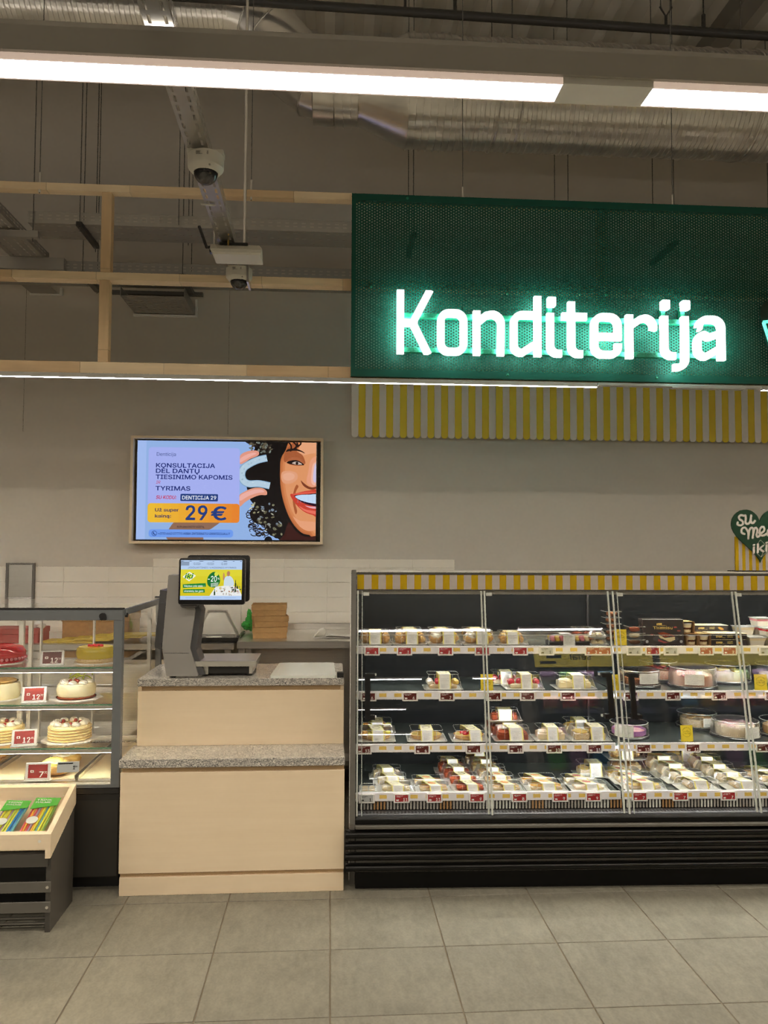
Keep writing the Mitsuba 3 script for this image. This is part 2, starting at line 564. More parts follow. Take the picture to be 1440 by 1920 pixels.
k = thing('lamp_channel', 'grey metal channel carrying the long lit lamps across the top', 'lamp channel')
prof = Polygon([(2.2 - 0.062, 2.925), (2.2 + 0.062, 2.925), (2.2 + 0.062, 2.995), (2.2 + 0.045, 3.02), (2.2 - 0.045, 3.02), (2.2 - 0.062, 2.995)])
part(k, 'channel', prism(prof, 14.0, 'yz', -7.0), 'mat_lamp_body')
part(k, 'uplight', bx(-7.0, 7.0, 2.165, 2.235, 3.019, 3.0215), 'mat_lens', light=UPLIGHT, weight=0.8)
part(k, 'cover_plate', bx(0.6525, 0.9165, 2.15, 2.25, 2.906, 2.925), 'mat_white')
for x in (-5.0, -1.9, 1.55, 4.5):
    part(k, 'hanger_rod', rod(x, 2.2, 3.02, 5.36), 'mat_zinc_dark')
for yy, wh in ROWS_BEHIND:
    k = thing('lamp_channel', 'grey lamp channel ' + wh, 'lamp channel')
    part(k, 'channel', bx(-7, 7, yy - 0.062, yy + 0.062, 2.925, 3.02), 'mat_lamp_body')
    part(k, 'uplight', bx(-7, 7, yy - 0.035, yy + 0.035, 3.0195, 3.0215), 'mat_lens', light=UPLIGHT, weight=0.6)
    for x in (-4, 0.4, 4):
        part(k, 'hanger_rod', rod(x, yy, 3.02, 5.36), 'mat_zinc_dark')

# led strips under the timber frame
for x0, x1, lb in ((-6.0, 1.397, 'thin bright strip light under the bottom timber rail and the green sign'), (2.30, 6.0, 'end of the thin strip light at the right edge, under the green sign')):
    k = thing('strip_light', lb, 'strip light')
    part(k, 'diffuser', bx(x0, x1, 4.037, 4.057, 2.4345, 2.437), 'mat_lens', light=STRIP_LIGHT, weight=1.5)
    part(k, 'housing', bx(x0, x1, 4.035, 4.061, 2.437, 2.458), 'mat_lamp_body')
k = thing('strip_light_track', 'pale track with a flat cover between the two strip lights above the awning', 'track')
part(k, 'track', bx(1.40, 2.297, 4.03, 4.066, 2.443, 2.458, 0.002), 'mat_lamp_body')
part(k, 'cover_plate', bx(1.80, 2.20, 4.026, 4.07, 2.437, 2.443), 'mat_lamp_body')

# ------------------------------------------------------------------ room
struct('wall_back', bx(-9.2, 9.2, WALL_Y, WALL_Y + 0.2, 0, 5.6), 'mat_wall', 'plain warm grey painted wall behind the counters')
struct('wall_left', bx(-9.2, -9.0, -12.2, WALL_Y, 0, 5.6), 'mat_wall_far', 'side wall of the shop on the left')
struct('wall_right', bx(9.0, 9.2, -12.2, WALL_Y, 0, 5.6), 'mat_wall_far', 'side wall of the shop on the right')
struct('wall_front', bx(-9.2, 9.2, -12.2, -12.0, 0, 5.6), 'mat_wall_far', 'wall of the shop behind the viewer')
struct('floor', bx(-9.2, 9.2, -12.2, WALL_Y, -0.1, -0.003), 'mat_grout', 'shop floor with brown grout between large grey tiles')
tile = bx(0.0025, 0.4525, 0.0025, 0.4475, -0.02, 0.0, 0.0012)
tile_ply = mikit.ply(tile, 'mat_tile')
for i in range(-7, 9):
    for j in range(3, 12):
        scene[uniq('floor__tile')] = {**tile_ply, 'to_world': T().translate([0.012 + 0.455 * i, 0.045 + 0.45 * j, 0])}
far_tiles = []
for i in range(-19, 20):
    for j in range(-26, 13):
        if not (-7 <= i < 9 and 3 <= j < 12):
            far_tiles.append(bx(0.0145 + 0.455 * i, 0.4645 + 0.455 * i, 0.0475 + 0.45 * j, 0.4925 + 0.45 * j, -0.02, 0.0))
far_tiles = [m for m in far_tiles if m.bounds[1][0] < 9 and m.bounds[0][0] > -9 and m.bounds[1][1] < WALL_Y and m.bounds[0][1] > -12]
put('floor__far_tiles', cat(far_tiles), 'mat_tile')
labels['floor__far_tiles'] = {'kind': 'stuff'}

# ribbed metal roof deck, ribs running away from the viewer
pr, x = [], -9.2
while x < 9.2:
    pr += [(x, 5.455), (x + 0.075, 5.455), (x + 0.142, 5.345), (x + 0.214, 5.345)]
    x += 0.281
pr = [p for p in pr if p[0] <= 9.2]
deck = Polygon(pr + [(pr[-1][0], 5.6), (-9.2, 5.6)])
struct('ceiling', moved(prism(deck, 18.0, 'xz', 0), (0, -12.2, 0)), 'mat_deck', 'ribbed pale metal roof deck')
struct('roof_beam', bx(2.70, 2.83, -12, WALL_Y, 5.2, 5.345), 'mat_zinc_tray', 'flat steel beam under the roof deck at the upper right')

# wall covering: courses of pale tiles behind the counters
zc = [1.442, 1.334, 1.227, 1.12, 1.013, 0.906]
plies = {}
for r in range(len(zc)):
    for i in range(-11, 5):
        w = 0.31
        xs = -0.02 + i * w
        if xs > 0.9:
            continue
        if w not in plies:
            plies[w] = mikit.ply(bx(0.0003, w - 0.0003, -0.008, 0, 0.0004, 0.1066, 0.0007), 'mat_wall_tile')
        scene[uniq('wall_back__tile')] = {**plies[w], 'to_world': T().translate([xs, WALL_Y, zc[r] - 0.107])}
cap = mikit.ply(bx(0.0003, 0.3097, -0.007, 0, 0.0004, 0.06, 0.0007), 'mat_wall_tile')
for i in range(-4, 3):
    scene[uniq('wall_back__cap_tile')] = {**cap, 'to_world': T().translate([-0.02 + i * 0.31, WALL_Y, 1.442])}
for x in (-0.747, -2.19):
    put(uniq('wall_back__panel_joint'), bx(x, x + 0.0025, WALL_Y - 0.001, WALL_Y, 2.4, 3.6), 'mat_wall_joint')

# ------------------------------------------------------------------ ventilation duct of spiral-wound sheet
def ribbed(x0, x1, r, pitch, n=48, minor=True):
    """Spiral-wound pipe along x: a raised seam once a turn and three low ribs between."""
    fr = []
    for q, hgt in ((0.0, 0.0095), (0.25, 0.004), (0.5, 0.004), (0.75, 0.004)):
        if q and not minor:
            continue
        w_ = 0.05 if q == 0 else 0.04
        fr += [(q, 0.0), (q + w_ * 0.4, hgt), (q + w_, hgt), (q + w_ * 1.4, 0.0)]
    m = int((x1 - x0) / pitch)
    X = np.array([x0 + pitch * (j + f) for j in range(m) for f, _ in fr] + [x0 + pitch * m])
    D = np.array([h_ for j in range(m) for _, h_ in fr] + [0.0])
    A = np.arange(n + 1) * 2 * np.pi / n
    V = np.stack([np.clip(X[:, None] + A[None, :] / (2 * np.pi) * pitch - pitch / 2, x0, x1) , (r + D)[:, None] * np.cos(A)[None], (r + D)[:, None] * np.sin(A)[None]], -1).reshape(-1, 3)
    M = len(X)
    i, j = np.meshgrid(np.arange(M - 1), np.arange(n), indexing='ij')
    a, b = i * (n + 1) + j, i * (n + 1) + j + 1
    F = np.concatenate([np.stack([a, b, b + n + 1], -1).reshape(-1, 3), np.stack([a, b + n + 1, a + n + 1], -1).reshape(-1, 3)])
    return trimesh.Trimesh(V, F[:, ::-1], process=False)


SC = 0.932
DZ, DY = 4.186, 4.38
R1, R2 = 0.289, 0.187
LZ = 4.585
k = thing('ventilation_duct', 'large round zinc ventilation duct of spiral sheet under the roof', 'duct')
part(k, 'wide_pipe', moved(ribbed(0.66, 5.0, R1, 0.105), (0, DY, DZ)), 'mat_zinc', 40)
part(k, 'wide_pipe', moved(ribbed(4.9, 9.0, R1, 0.105, 20, False), (0, DY, DZ)), 'mat_zinc', 40)
part(k, 'coupling', moved(ribbed(0.405, 0.69, R1 + 0.006, 0.04, minor=False), (0, DY, DZ)), 'mat_zinc', 40)
part(k, 'reducer', tube([(0.125, DY, DZ), (0.15, DY, DZ), (0.40, DY, DZ), (0.425, DY, DZ)], [R2, R2, R1 + 0.004, R1 + 0.004], 48, False), 'mat_zinc', 35)
part(k, 'sleeve', moved(ribbed(-0.005, 0.135, R2 + 0.006, 0.046, minor=False), (0, DY, DZ)), 'mat_zinc', 40)
part(k, 'collar', tube([(-0.12, DY, DZ), (-0.115, DY, DZ), (0.0, DY, DZ), (0.005, DY, DZ)], [R2, R2 + 0.005, R2 + 0.005, R2], 48, False), 'mat_zinc', 35)
el = [(-0.58, LZ), (-0.47, LZ - 0.033), (-0.37, LZ - 0.105), (-0.205, LZ - 0.285), (-0.112, LZ - 0.365), (-0.03, DZ)]
rings = np.array(tube([(-0.60, DY, LZ)] + [(xa, DY, za) for xa, za in el[1:-1]] + [(0.0, DY, DZ)], R2, 40, False).vertices).reshape(-1, 40, 3)
for q in range(len(rings) - 1):
    i = np.arange(40)
    j = (i + 1) % 40
    part(k, 'elbow_segment', trimesh.Trimesh(np.vstack([rings[q], rings[q + 1]]), np.vstack([np.stack([i, j, 40 + j], 1), np.stack([i, 40 + j, 40 + i], 1)]), process=False), 'mat_zinc', True)
    if q:
        part(k, 'seam_ring', tube(np.vstack([rings[q], rings[q][:1]]), 0.0055, 6, False), 'mat_zinc', True)
part(k, 'narrow_pipe', moved(ribbed(-4.2, -0.56, R2, 0.11), (0, DY, LZ)), 'mat_zinc', 40)
part(k, 'narrow_pipe', moved(ribbed(-9.0, -4.15, R2, 0.11, 20, False), (0, DY, LZ)), 'mat_zinc', 40)
for x, r, z in ((-2.4, R2, LZ), (-0.93, R2, LZ), (0.91, R1, DZ), (1.03, R1, DZ), (2.4, R1, DZ), (3.6, R1, DZ)):
    a = np.linspace(0, 2 * np.pi, 33)
    part(k, 'hanger_strap', tube([(x, DY + (r + 0.009) * math.cos(t), z + (r + 0.009) * math.sin(t)) for t in a], 0.0035, 5), 'mat_zinc')
    part(k, 'hanger_rod', rod(x, DY, z + r + 0.009, 5.4, 0.0035), 'mat_zinc_dark')

# dark fire pipe under the roof
k = thing('sprinkler_pipe', 'thin black pipe running under the roof deck across the upper right', 'pipe')
a, b = np.array([-0.475, 4.129, 4.5]), np.array([2.461, 4.2, 4.5])
part(k, 'pipe', tube([a + (b - a) * t for t in (-1.2, 0, 1, 2.4)], 0.0235, 14), 'mat_base_black', 50)
for x in (0.385, 1.86, -2.6, 3.4):
    y = 4.129 + (x + 0.475) * 0.0242
    part(k, 'hanger_clamp', cat(tube([(x - 0.035, y, 4.63), (x, y, 4.575), (x + 0.035, y, 4.63)], 0.006, 6), rod(x, y, 4.52, 4.58, 0.008), rod(x - 0.03, y, 4.62, 5.42, 0.003), rod(x + 0.03, y, 4.62, 5.42, 0.003)), 'mat_base_black')
for x in (0.66, 2.08):
    y = 4.129 + (x + 0.475) * 0.0242
    part(k, 'hanger_clamp', cat(rod(x, y, 4.52, 4.60, 0.011), rod(x, y, 4.60, 5.42, 0.004)), 'mat_base_black')

# ------------------------------------------------------------------ cable trays
def tray_x(parent, x0, x1, y0, y1, z, h, mat='mat_zinc_tray'):
    """A perforated tray along x: floor at z, sides up to z + h."""
    w = x1 - x0
    bot = slotgrid(w, y1 - y0, [(y1 - y0) * f for f in (0.16, 0.5, 0.84)], 0.05, 0.026, 0.009)
    part(parent, 'floor_sheet', moved(bot, (x0, y0, z)), mat)
    fl = slotgrid(w, h, [h * 0.42, h * 0.72], 0.05, 0.024, 0.008)
    v = np.array(fl.vertices)
    f1 = trimesh.Trimesh(np.stack([v[:, 0], 0 * v[:, 1], v[:, 1]], 1), fl.faces, process=False)
    part(parent, 'near_side', moved(f1, (x0, y0, z)), mat)
    part(parent, 'far_side', moved(f1, (x0, y1, z)), mat)
    part(parent, 'rim', cat(bx(x0, x1, y0 - 0.001, y0 + 0.006, z + h - 0.002, z + h + 0.003), bx(x0, x1, y1 - 0.006, y1 + 0.001, z + h - 0.002, z + h + 0.003)), mat)


k = thing('cable_tray', 'long perforated cable tray hung across behind the timber frame, the upper one', 'cable tray')
tray_x(k, -1.80, 4.0, 4.72, 4.96, 3.497, 0.068)
for x in (-1.49, -0.915, 0.49, 2.12, 3.3):
    if x != -0.915:
        part(k, 'strut', bx(x - 0.016, x + 0.016, 4.67, 5.03, 3.468, 3.494), 'mat_black')
    for y in (4.69, 5.01):
        part(k, 'hanger_rod', rod(x, y, 3.44 if x != -0.915 else 3.50, 5.4), 'mat_zinc_dark')
k = thing('cable_tray', 'lower perforated cable tray behind the middle timber rail, near the wall', 'cable tray')
tray_x(k, -4.0, 4.0, 5.2, 5.48, 3.372, 0.072)
for x in (-1.62, -0.98, 1.6, 3.2):
    part(k, 'strut', bx(x - 0.02, x + 0.02, 5.16, 5.52, 3.345, 3.369), 'mat_zinc_dark')
    for y in (5.18, 5.5):
        part(k, 'hanger_rod', rod(x, y, 3.33, 5.4), 'mat_zinc_dark')
cab = [(-1.35, 5.25, 3.358), (-0.9, 5.22, 3.345), (-0.72, 5.21, 3.358), (-0.55, 5.25, 3.364)]
whole('cable', tube(cab, 0.006, 6), 'mat_cream', 'white cable loosely strung under the lower cable tray', 'cable')

k = thing('cable_tray', 'wide dark cable tray coming towards the viewer at the left edge behind the timber frame', 'cable tray')
bot = slotgrid(1.9, 0.21, [0.03, 0.075, 0.135, 0.18], 0.05, 0.028, 0.01)
v = np.array(bot.vertices)
part(k, 'floor_sheet', trimesh.Trimesh(np.stack([-2.07 + v[:, 1], 3.35 + v[:, 0], 0 * v[:, 0] + 3.45], 1), bot.faces, process=False), 'mat_zinc_tray')
fl = slotgrid(1.9, 0.06, [0.025, 0.045], 0.05, 0.024, 0.008)
v = np.array(fl.vertices)
for x in (-2.07, -1.86):
    part(k, 'side', trimesh.Trimesh(np.stack([0 * v[:, 0] + x, 3.35 + v[:, 0], 3.45 + v[:, 1]], 1), fl.faces, process=False), 'mat_zinc_tray')
part(k, 'strut', bx(-2.2, -1.73, 4.69, 4.73, 3.40, 3.44), 'mat_zinc_tray')
for x in (-2.16, -1.765):
    part(k, 'hanger_rod', rod(x, 4.71, 3.38, 5.4), 'mat_zinc_dark')
part(k, 'strut', bx(-2.2, -1.73, 5.15, 5.19, 3.372, 3.448), 'mat_zinc_tray')

k = thing('cable_tray', 'short broad perforated cable tray entering the wall through a white trimmed opening', 'cable tray')
bot = slotgrid(0.42, 0.42, [0.03, 0.075, 0.12, 0.165, 0.21, 0.255, 0.3, 0.345, 0.39], 0.045, 0.026, 0.012)
part(k, 'floor_sheet', moved(bot, (-1.415, 5.33, 3.268)), 'mat_zinc_tray')
part(k, 'side', cat(bx(-1.418, -1.415, 5.33, 5.75, 3.266, 3.33), bx(-0.996, -0.993, 5.33, 5.75, 3.266, 3.33)), 'mat_zinc_tray')
part(k, 'strut', bx(-1.55, -0.90, 5.5, 5.53, 3.335, 3.36), 'mat_zinc_dark')
part(k, 'opening_trim', cat(bx(-1.43, -0.975, WALL_Y - 0.02, WALL_Y, 3.25, 3.264), bx(-0.99, -0.975, WALL_Y - 0.02, WALL_Y, 3.25, 3.38)), 'mat_white')
k = thing('cable_tray', 'small cable tray end in a white trimmed wall opening at far left', 'cable tray')
part(k, 'floor_sheet', bx(-2.15, -1.96, 5.50, 5.75, 3.395, 3.398), 'mat_zinc_tray')
part(k, 'opening_trim', cat(bx(-2.16, -1.93, WALL_Y - 0.02, WALL_Y, 3.385, 3.395), bx(-1.95, -1.93, WALL_Y - 0.02, WALL_Y, 3.385, 3.44)), 'mat_white')

# near tray coming at the viewer, carrying the two cameras and the access point
k = thing('cable_tray', 'pale slotted cable tray running towards the viewer above the dome cameras', 'cable tray')
TX0, TX1, TZ = -0.535, -0.455, 3.03
bot = slotgrid(3.8, 0.08, [0.017, 0.063], 0.055, 0.036, 0.009)
v = np.array(bot.vertices)
mid = (np.abs(v[:, 1] - 0.04) < 0.0071)
SK = lambda q: np.stack([q[0] - 0.012 * (q[1] - 3.0), q[1], q[2]], 1)
part(k, 'floor_sheet', trimesh.Trimesh(SK((TX0 + v[:, 1], 0.3 + v[:, 0], 0 * v[:, 0] + TZ)), bot.faces, process=False), 'mat_zinc_tray')
fl = slotgrid(3.8, 0.05, [0.02, 0.037], 0.055, 0.026, 0.007)
v = np.array(fl.vertices)
for x, nm in ((TX0, 'side'), (TX1, 'side')):
    part(k, nm, trimesh.Trimesh(SK((0 * v[:, 0] + x, 0.3 + v[:, 0], TZ + v[:, 1])), fl.faces, process=False), 'mat_zinc')
part(k, 'strut', bx(-0.59, -0.40, 3.78, 3.81, TZ - 0.03, TZ), 'mat_black')
part(k, 'hanger_rod', rod(-0.425, 3.79, TZ - 0.01, 5.4, 0.007, 8), 'mat_zinc')
part(k, 'hanger_rod', rod(-0.60 + 0.03, 3.79, TZ - 0.01, TZ + 0.08, 0.004), 'mat_zinc')
part(k, 'strut', bx(-0.60, -0.36, 1.0, 1.03, TZ - 0.03, TZ), 'mat_black')
part(k, 'hanger_rod', rod(-0.38, 1.015, TZ, 5.4, 0.006), 'mat_zinc')
part(k, 'cable_tie', tube([(TX0 - 0.02, 3.30, TZ - 0.006), (TX0 + 0.04, 3.31, TZ - 0.006)], 0.004, 6), 'mat_cream')


def dome_camera(x, y, ztop, label):
    k = thing('dome_camera', label, 'camera', 'dome cameras under the near cable tray')
    part(k, 'housing', lathe([(0, 0), (0.062, 0), (0.0655, -0.004), (0.0655, -0.044), (0.063, -0.05), (0.050, -0.064), (0.046, -0.066), (0.040, -0.062)], 40, (x, y, ztop)), 'mat_cream', 40)
    a = np.linspace(0, np.pi / 2, 9)
    part(k, 'dome', lathe([(0.0435 * math.cos(t), -0.062 - 0.0435 * math.sin(t)) for t in a], 32, (x, y, ztop)), 'mat_clear_dark', True)
    part(k, 'rating_label', cat(*[bx(x + a0, x + a1, y - 0.0668, y - 0.06, ztop - z1, ztop - z0) for a0, a1, z0, z1 in ((-0.026, -0.01, 0.012, 0.015), (-0.026, -0.012, 0.017, 0.02), (-0.026, -0.002, 0.023, 0.0245), (0.013, 0.018, 0.012, 0.023))]), 'mat_lamp_body')
    part(k, 'screw', ball(0.004, (x + 0.022, y - 0.0545, ztop - 0.057), sub=1), 'mat_lamp_body')
    return k


d1 = dome_camera(-0.465, 2.87, 3.015, 'white dome security camera, the larger nearer one in front of the upper timber rail')
part(d1, 'mounting_bracket', bx(-0.53, -0.40, 2.845, 2.895, 3.013, TZ), 'mat_cream')
d2 = dome_camera(-0.468, 3.96, 2.985, 'white dome security camera, the smaller one below the wireless access point')
part(d2, 'mounting_bracket', cat(bx(-0.52, -0.415, 3.90, 4.02, 2.984, 2.99), bx(-0.425, -0.415, 3.90, 4.03, 2.90, 2.99)), 'mat_zinc')
k = thing('wireless_access_point', 'white wireless access point with one black aerial under the cable tray', 'access point')
ap = hull([(-0.575, 3.72, 3.015), (-0.345, 3.72, 3.015), (-0.57, 3.70, 2.995), (-0.338, 3.70, 2.995), (-0.55, 3.60, 2.935), (-0.328, 3.60, 2.935), (-0.56, 3.60, 2.95), (-0.322, 3.60, 2.95),
           (-0.575, 3.74, 3.0), (-0.345, 3.74, 3.0), (-0.55, 3.74, 2.93), (-0.33, 3.74, 2.93), (-0.545, 3.61, 2.928), (-0.335, 3.61, 2.928)])
part(k, 'body', ap, 'mat_cream')
part(k, 'aerial', tube([(-0.575, 3.68, 2.985), (-0.59, 3.70, 2.99), (-0.63, 3.72, 3.10)], 0.007, 8), 'mat_black')
part(k, 'mounting_plate', bx(-0.53, -0.40, 3.70, 3.78, 3.005, 3.02), 'mat_black')
part(k, 'fixing_bolt', tube([(-0.49, 3.70, 2.995), (-0.49, 3.70, 3.06)], 0.004, 6), 'mat_gold_ink')
part(k, 'port', cat(*[bx(x, x + w, 3.709, 3.714, 3.0, 3.008) for x, w in ((-0.545, 0.016), (-0.49, 0.005), (-0.47, 0.003), (-0.462, 0.003), (-0.454, 0.003), (-0.41, 0.012))]), 'mat_black')

# ------------------------------------------------------------------ timber frame
k = thing('timber_frame', 'open frame of finger-jointed pine rails and posts hung above the counter', 'timber frame')
FY0 = 4.07
for z0, z1, d in ((3.408, 3.447, 0.055), (2.949, 2.989, 0.075), (2.459, 2.524, 0.07)):
    part(k, 'rail', bx(-6.0, 6.0, FY0, FY0 + d, z0, z1, 0.002), 'mat_pine')
for x in (-1.187, -5.4, 1.42, 4.6):
    part(k, 'post', bx(x, x + 0.051, FY0 + 0.003, FY0 + 0.055, 2.989, 3.408, 0.002), 'mat_pine_post')
    part(k, 'post', bx(x - 0.003, x + 0.048, FY0 + 0.003, FY0 + 0.055, 2.524, 2.949, 0.002), 'mat_pine_post')
for x in (-1.50, -0.425, -4.8, 3.9):
    part(k, 'hanger_cable', rod(x, FY0 + 0.006, 3.39, 5.4, 0.0022), 'mat_zinc_dark')
    part(k, 'cable_fitting', rod(x, FY0 + 0.006, 3.447, 3.50, 0.0055), 'mat_zinc')
    part(k, 'cable_end', rod(x, FY0 + 0.006, 3.396, 3.41, 0.006), 'mat_zinc')

# ------------------------------------------------------------------ perforated green sign with lit letters
SX0, SX1, SZ0, SZ1, SY = 0.10, 2.78, 2.469, 3.432, 4.04


def hexsheet(x0, x1, z0, z1, y, pitch, r):
    """A sheet with a triangular lattice of six-sided holes; every cell is six quads and the hole's rim."""
    a = np.radians(np.arange(6) * 60)
    R = pitch / math.sqrt(3)
    V, F, n = [], [], 0
    cx = pitch * math.sqrt(3) / 2
    outer = np.stack([R * np.cos(a), R * np.sin(a)], 1)
    inner = np.stack([r * np.cos(a), r * np.sin(a)], 1)
    pts = []
    i = 0
    x = x0 + R
    while x < x1 - R * 0.9:
        z = z0 + (pitch / 2 if i % 2 else 0) + pitch / 2
        while z < z1 - pitch * 0.4:
            pts.append((x, z))
            z += pitch
        x += cx
        i += 1
    P = np.array(pts)
    N = len(P)
    O = P[:, None, :] + outer[None]
    I = P[:, None, :] + inner[None]
    V = np.zeros((N, 18, 3))
    V[:, 0:6, 0], V[:, 0:6, 2], V[:, 0:6, 1] = O[..., 0], O[..., 1], y
    V[:, 6:12, 0], V[:, 6:12, 2], V[:, 6:12, 1] = I[..., 0], I[..., 1], y
    V[:, 12:18] = V[:, 6:12]
    V[:, 12:18, 1] = y + 0.0015
    f = []
    for q in range(6):
        j = (q + 1) % 6
        f += [[q, j, 6 + j], [q, 6 + j, 6 + q], [6 + q, 6 + j, 12 + j], [6 + q, 12 + j, 12 + q]]
    F = (np.arange(N)[:, None, None] * 18 + np.array(f)[None]).reshape(-1, 3)
    return trimesh.Trimesh(V.reshape(-1, 3), F, process=False)


k = thing('perforated_sign', 'big dark green perforated metal sign with white lit lettering above the striped awning', 'sign')
SIGN = k
part(k, 'perforated_sheet', hexsheet(SX0 + 0.016, SX1 - 0.016, SZ0 + 0.03, SZ1 - 0.028, SY, 0.0155, 0.0042), 'mat_sign_green')
part(k, 'border', cat(bx(SX0, SX0 + 0.023, SY - 0.001, SY + 0.028, SZ0, SZ1), bx(SX1 - 0.023, SX1, SY - 0.001, SY + 0.028, SZ0, SZ1),
                      bx(SX0, SX1, SY - 0.001, SY + 0.028, SZ1 - 0.036, SZ1), bx(SX0, SX1, SY - 0.001, SY + 0.028, SZ0, SZ0 + 0.038)), 'mat_sign_green')
part(k, 'rivet', cat(*[ball(0.008, (x, SY - 0.001, z), (1, 0.4, 1), 1) for x, z in ((0.39, 3.415), (0.92, 2.925), (2.0, 2.93), (1.45, 2.93), (0.2, 2.94), (0.92, 2.49), (1.72, 2.49), (2.4, 3.41))]), 'mat_sign_rail')
for z0 in (2.768, 2.588):
    part(k, 'mounting_rail', bx(0.34, 2.045, 3.992, 4.022, z0, z0 + 0.026, 0.002), 'mat_sign_rail')
for x in (1.122, 1.727, 1.832):
    part(k, 'dot_rail', bx(x, x + 0.023, 3.992, 4.022, 2.792, 2.86), 'mat_sign_rail')
part(k, 'standoff', cat(*[tube([(x, 4.02, z), (x, SY, z)], 0.006, 6) for x in (0.4, 0.9, 1.4, 1.95) for z in (2.60, 2.78)]), 'mat_sign_rail')
for x in (0.685, 1.825):
    part(k, 'hanger_cable', rod(x, SY + 0.015, SZ1, 5.4, 0.0022), 'mat_zinc_dark')
    part(k, 'cable_fitting', rod(x, SY + 0.015, SZ1, SZ1 + 0.06, 0.005), 'mat_zinc')

WD = 0.0385
B, H, A = 2.570, 2.806, 2.886       # base line, top of small letters, top of tall letters
hw = WD / 2


def arc(cx, cz, r, a0, a1, n=8):
    return [(cx + r * math.cos(math.radians(t)), cz + r * math.sin(math.radians(t))) for t in np.linspace(a0, a1, n)]


def stroke(*lines, join=1):
    return unary_union([LineString(l).buffer(hw, cap_style=2, join_style=join, quad_segs=6) for l in lines])


def rr(x0, x1, z0, z1, r):
    x0, x1, z0, z1 = x0 + hw, x1 - hw, z0 + hw, z1 - hw
    return arc(x1 - r, z1 - r, r, 0, 90) + arc(x0 + r, z1 - r, r, 90, 180) + arc(x0 + r, z0 + r, r, 180, 270) + arc(x1 - r, z0 + r, r, 270, 360)


def ring(x0, x1, z0, z1, r):
    p = rr(x0, x1, z0, z1, r)
    return LineString(p + [p[0], p[1]]).buffer(hw, cap_style=2, quad_segs=6)


kx, km = 0.329 + hw, 2.732
L = {}
L['K'] = unary_union([stroke([(kx, B), (kx, 2.900)], [(kx, km), (0.418, km)], [(0.414, km - 0.006), (0.491, B - 0.0)], [(0.414, km + 0.004), (0.500, 2.903)]),
                      Point(0.418, km).buffer(hw)]).intersection(sbox(0.3, B, 0.56, 2.900))
L['o'] = ring(0.537, 0.693, B - 0.002, H, 0.042)
nx0, nx1 = 0.722 + hw, 0.884 - hw
L['n'] = stroke([(nx0, B), (nx0, H - 0.004)], [(nx0, 2.738)] + [(0.79, 2.778)] + arc(nx1 - 0.045, H - hw - 0.05, 0.048, 88, 0) + [(nx1, B)])
dx0, dx1 = 0.915 + hw, 1.078 - hw
L['d'] = stroke([(dx1, B), (dx1, A)], [(dx1, H - hw), (dx0 + 0.045, H - hw)] + arc(dx0 + 0.045, H - hw - 0.045, 0.045, 90, 180) + arc(dx0 + 0.04, B + hw + 0.04, 0.04, 180, 275) + [(dx1 - 0.03, B + 0.055), (dx1, B + 0.07)])
ix = 1.106 + hw
itail = lambda x: [(x, H - 0.006)] + arc(x + 0.04, B + hw + 0.04, 0.04, 180, 270) + [(x + 0.06, B + hw)]
L['i'] = stroke(itail(ix))
L['i_dot'] = sbox(1.109, 2.832, 1.155, 2.884).buffer(-0.007).buffer(0.007)
tx = 1.217 + hw
L['t'] = stroke([(tx, 2.862)] + arc(tx + 0.04, B + hw + 0.04, 0.04, 180, 270) + [(1.296, B + hw)], [(1.186, H - hw - 0.002), (1.318, H - hw - 0.002)])
ep = rr(1.338, 1.501, B - 0.002, H, 0.045)
ex0, ex1 = 1.338 + hw, 1.501 - hw
em = 2.683
L['e'] = stroke([(ex1 + hw, em), (ex0, em)], [(ex1, em - 0.0)] + arc(ex1 - 0.045, H - hw - 0.045, 0.045, 0, 90) + arc(ex0 + 0.045, H - hw - 0.045, 0.045, 90, 180) + arc(ex0 + 0.045, B + hw + 0.045, 0.045, 180, 270) + arc(ex1 - 0.04, B + hw + 0.04, 0.04, 270, 360) + [(ex1, B + 0.078)])
rx0, rx1 = 1.524 + hw, 1.688 - hw
L['r'] = stroke([(rx0, B), (rx0, H - 0.004)], [(rx0, 2.738), (1.60, 2.778)] + arc(rx1 - 0.045, H - hw - 0.05, 0.048, 88, 0) + [(rx1, 2.722)])
ix2 = 1.711 + hw
L['i_2'] = stroke(itail(ix2))
L['i_2_dot'] = sbox(1.714, 2.832, 1.760, 2.884).buffer(-0.007).buffer(0.007)
jx = 1.821 + hw
L['j'] = stroke([(jx, H - 0.006)] + arc(jx - 0.045, 2.51 + hw + 0.045, 0.045, 0, -90) + [(1.775, 2.51 + hw)])
L['j_dot'] = sbox(1.822, 2.832, 1.868, 2.884).buffer(-0.007).buffer(0.007)
ax0, ax1 = 1.888 + hw, 2.056 - hw
L['a'] = stroke([(1.902 + 0.012, 2.742)] + arc(1.915 + 0.045, H - hw - 0.045, 0.045, 180, 90) + arc(ax1 - 0.045, H - hw - 0.045, 0.045, 90, 0) + [(ax1, B)],
                [(ax1, 2.716), (ax0 + 0.06, 2.692)] + arc(ax0 + 0.042, B + hw + 0.075, 0.042, 100, 180) + arc(ax0 + 0.04, B + hw + 0.04, 0.04, 180, 275) + [(ax1, B + 0.07)])
for nm, g in L.items():
    nice = nm.split('_')[0]
    part(SIGN, 'letter' if not nm.endswith('dot') else 'letter_dot', prism(g, 0.026, 'xz', 3.95), 'mat_letter_body', label='white lit letter %s' % nice if not nm.endswith('dot') else 'dot of the letter %s' % nice,
         light=LETTER_LIGHT, weight=0.35 if not nm.endswith('dot') else 0.08)
    part(SIGN, 'letter_halo', prism(g.buffer(-0.002), 0.004, 'xz', 3.980), 'mat_letter_body', light=HALO_LIGHT, weight=0.35 if not nm.endswith('dot') else 0.08)

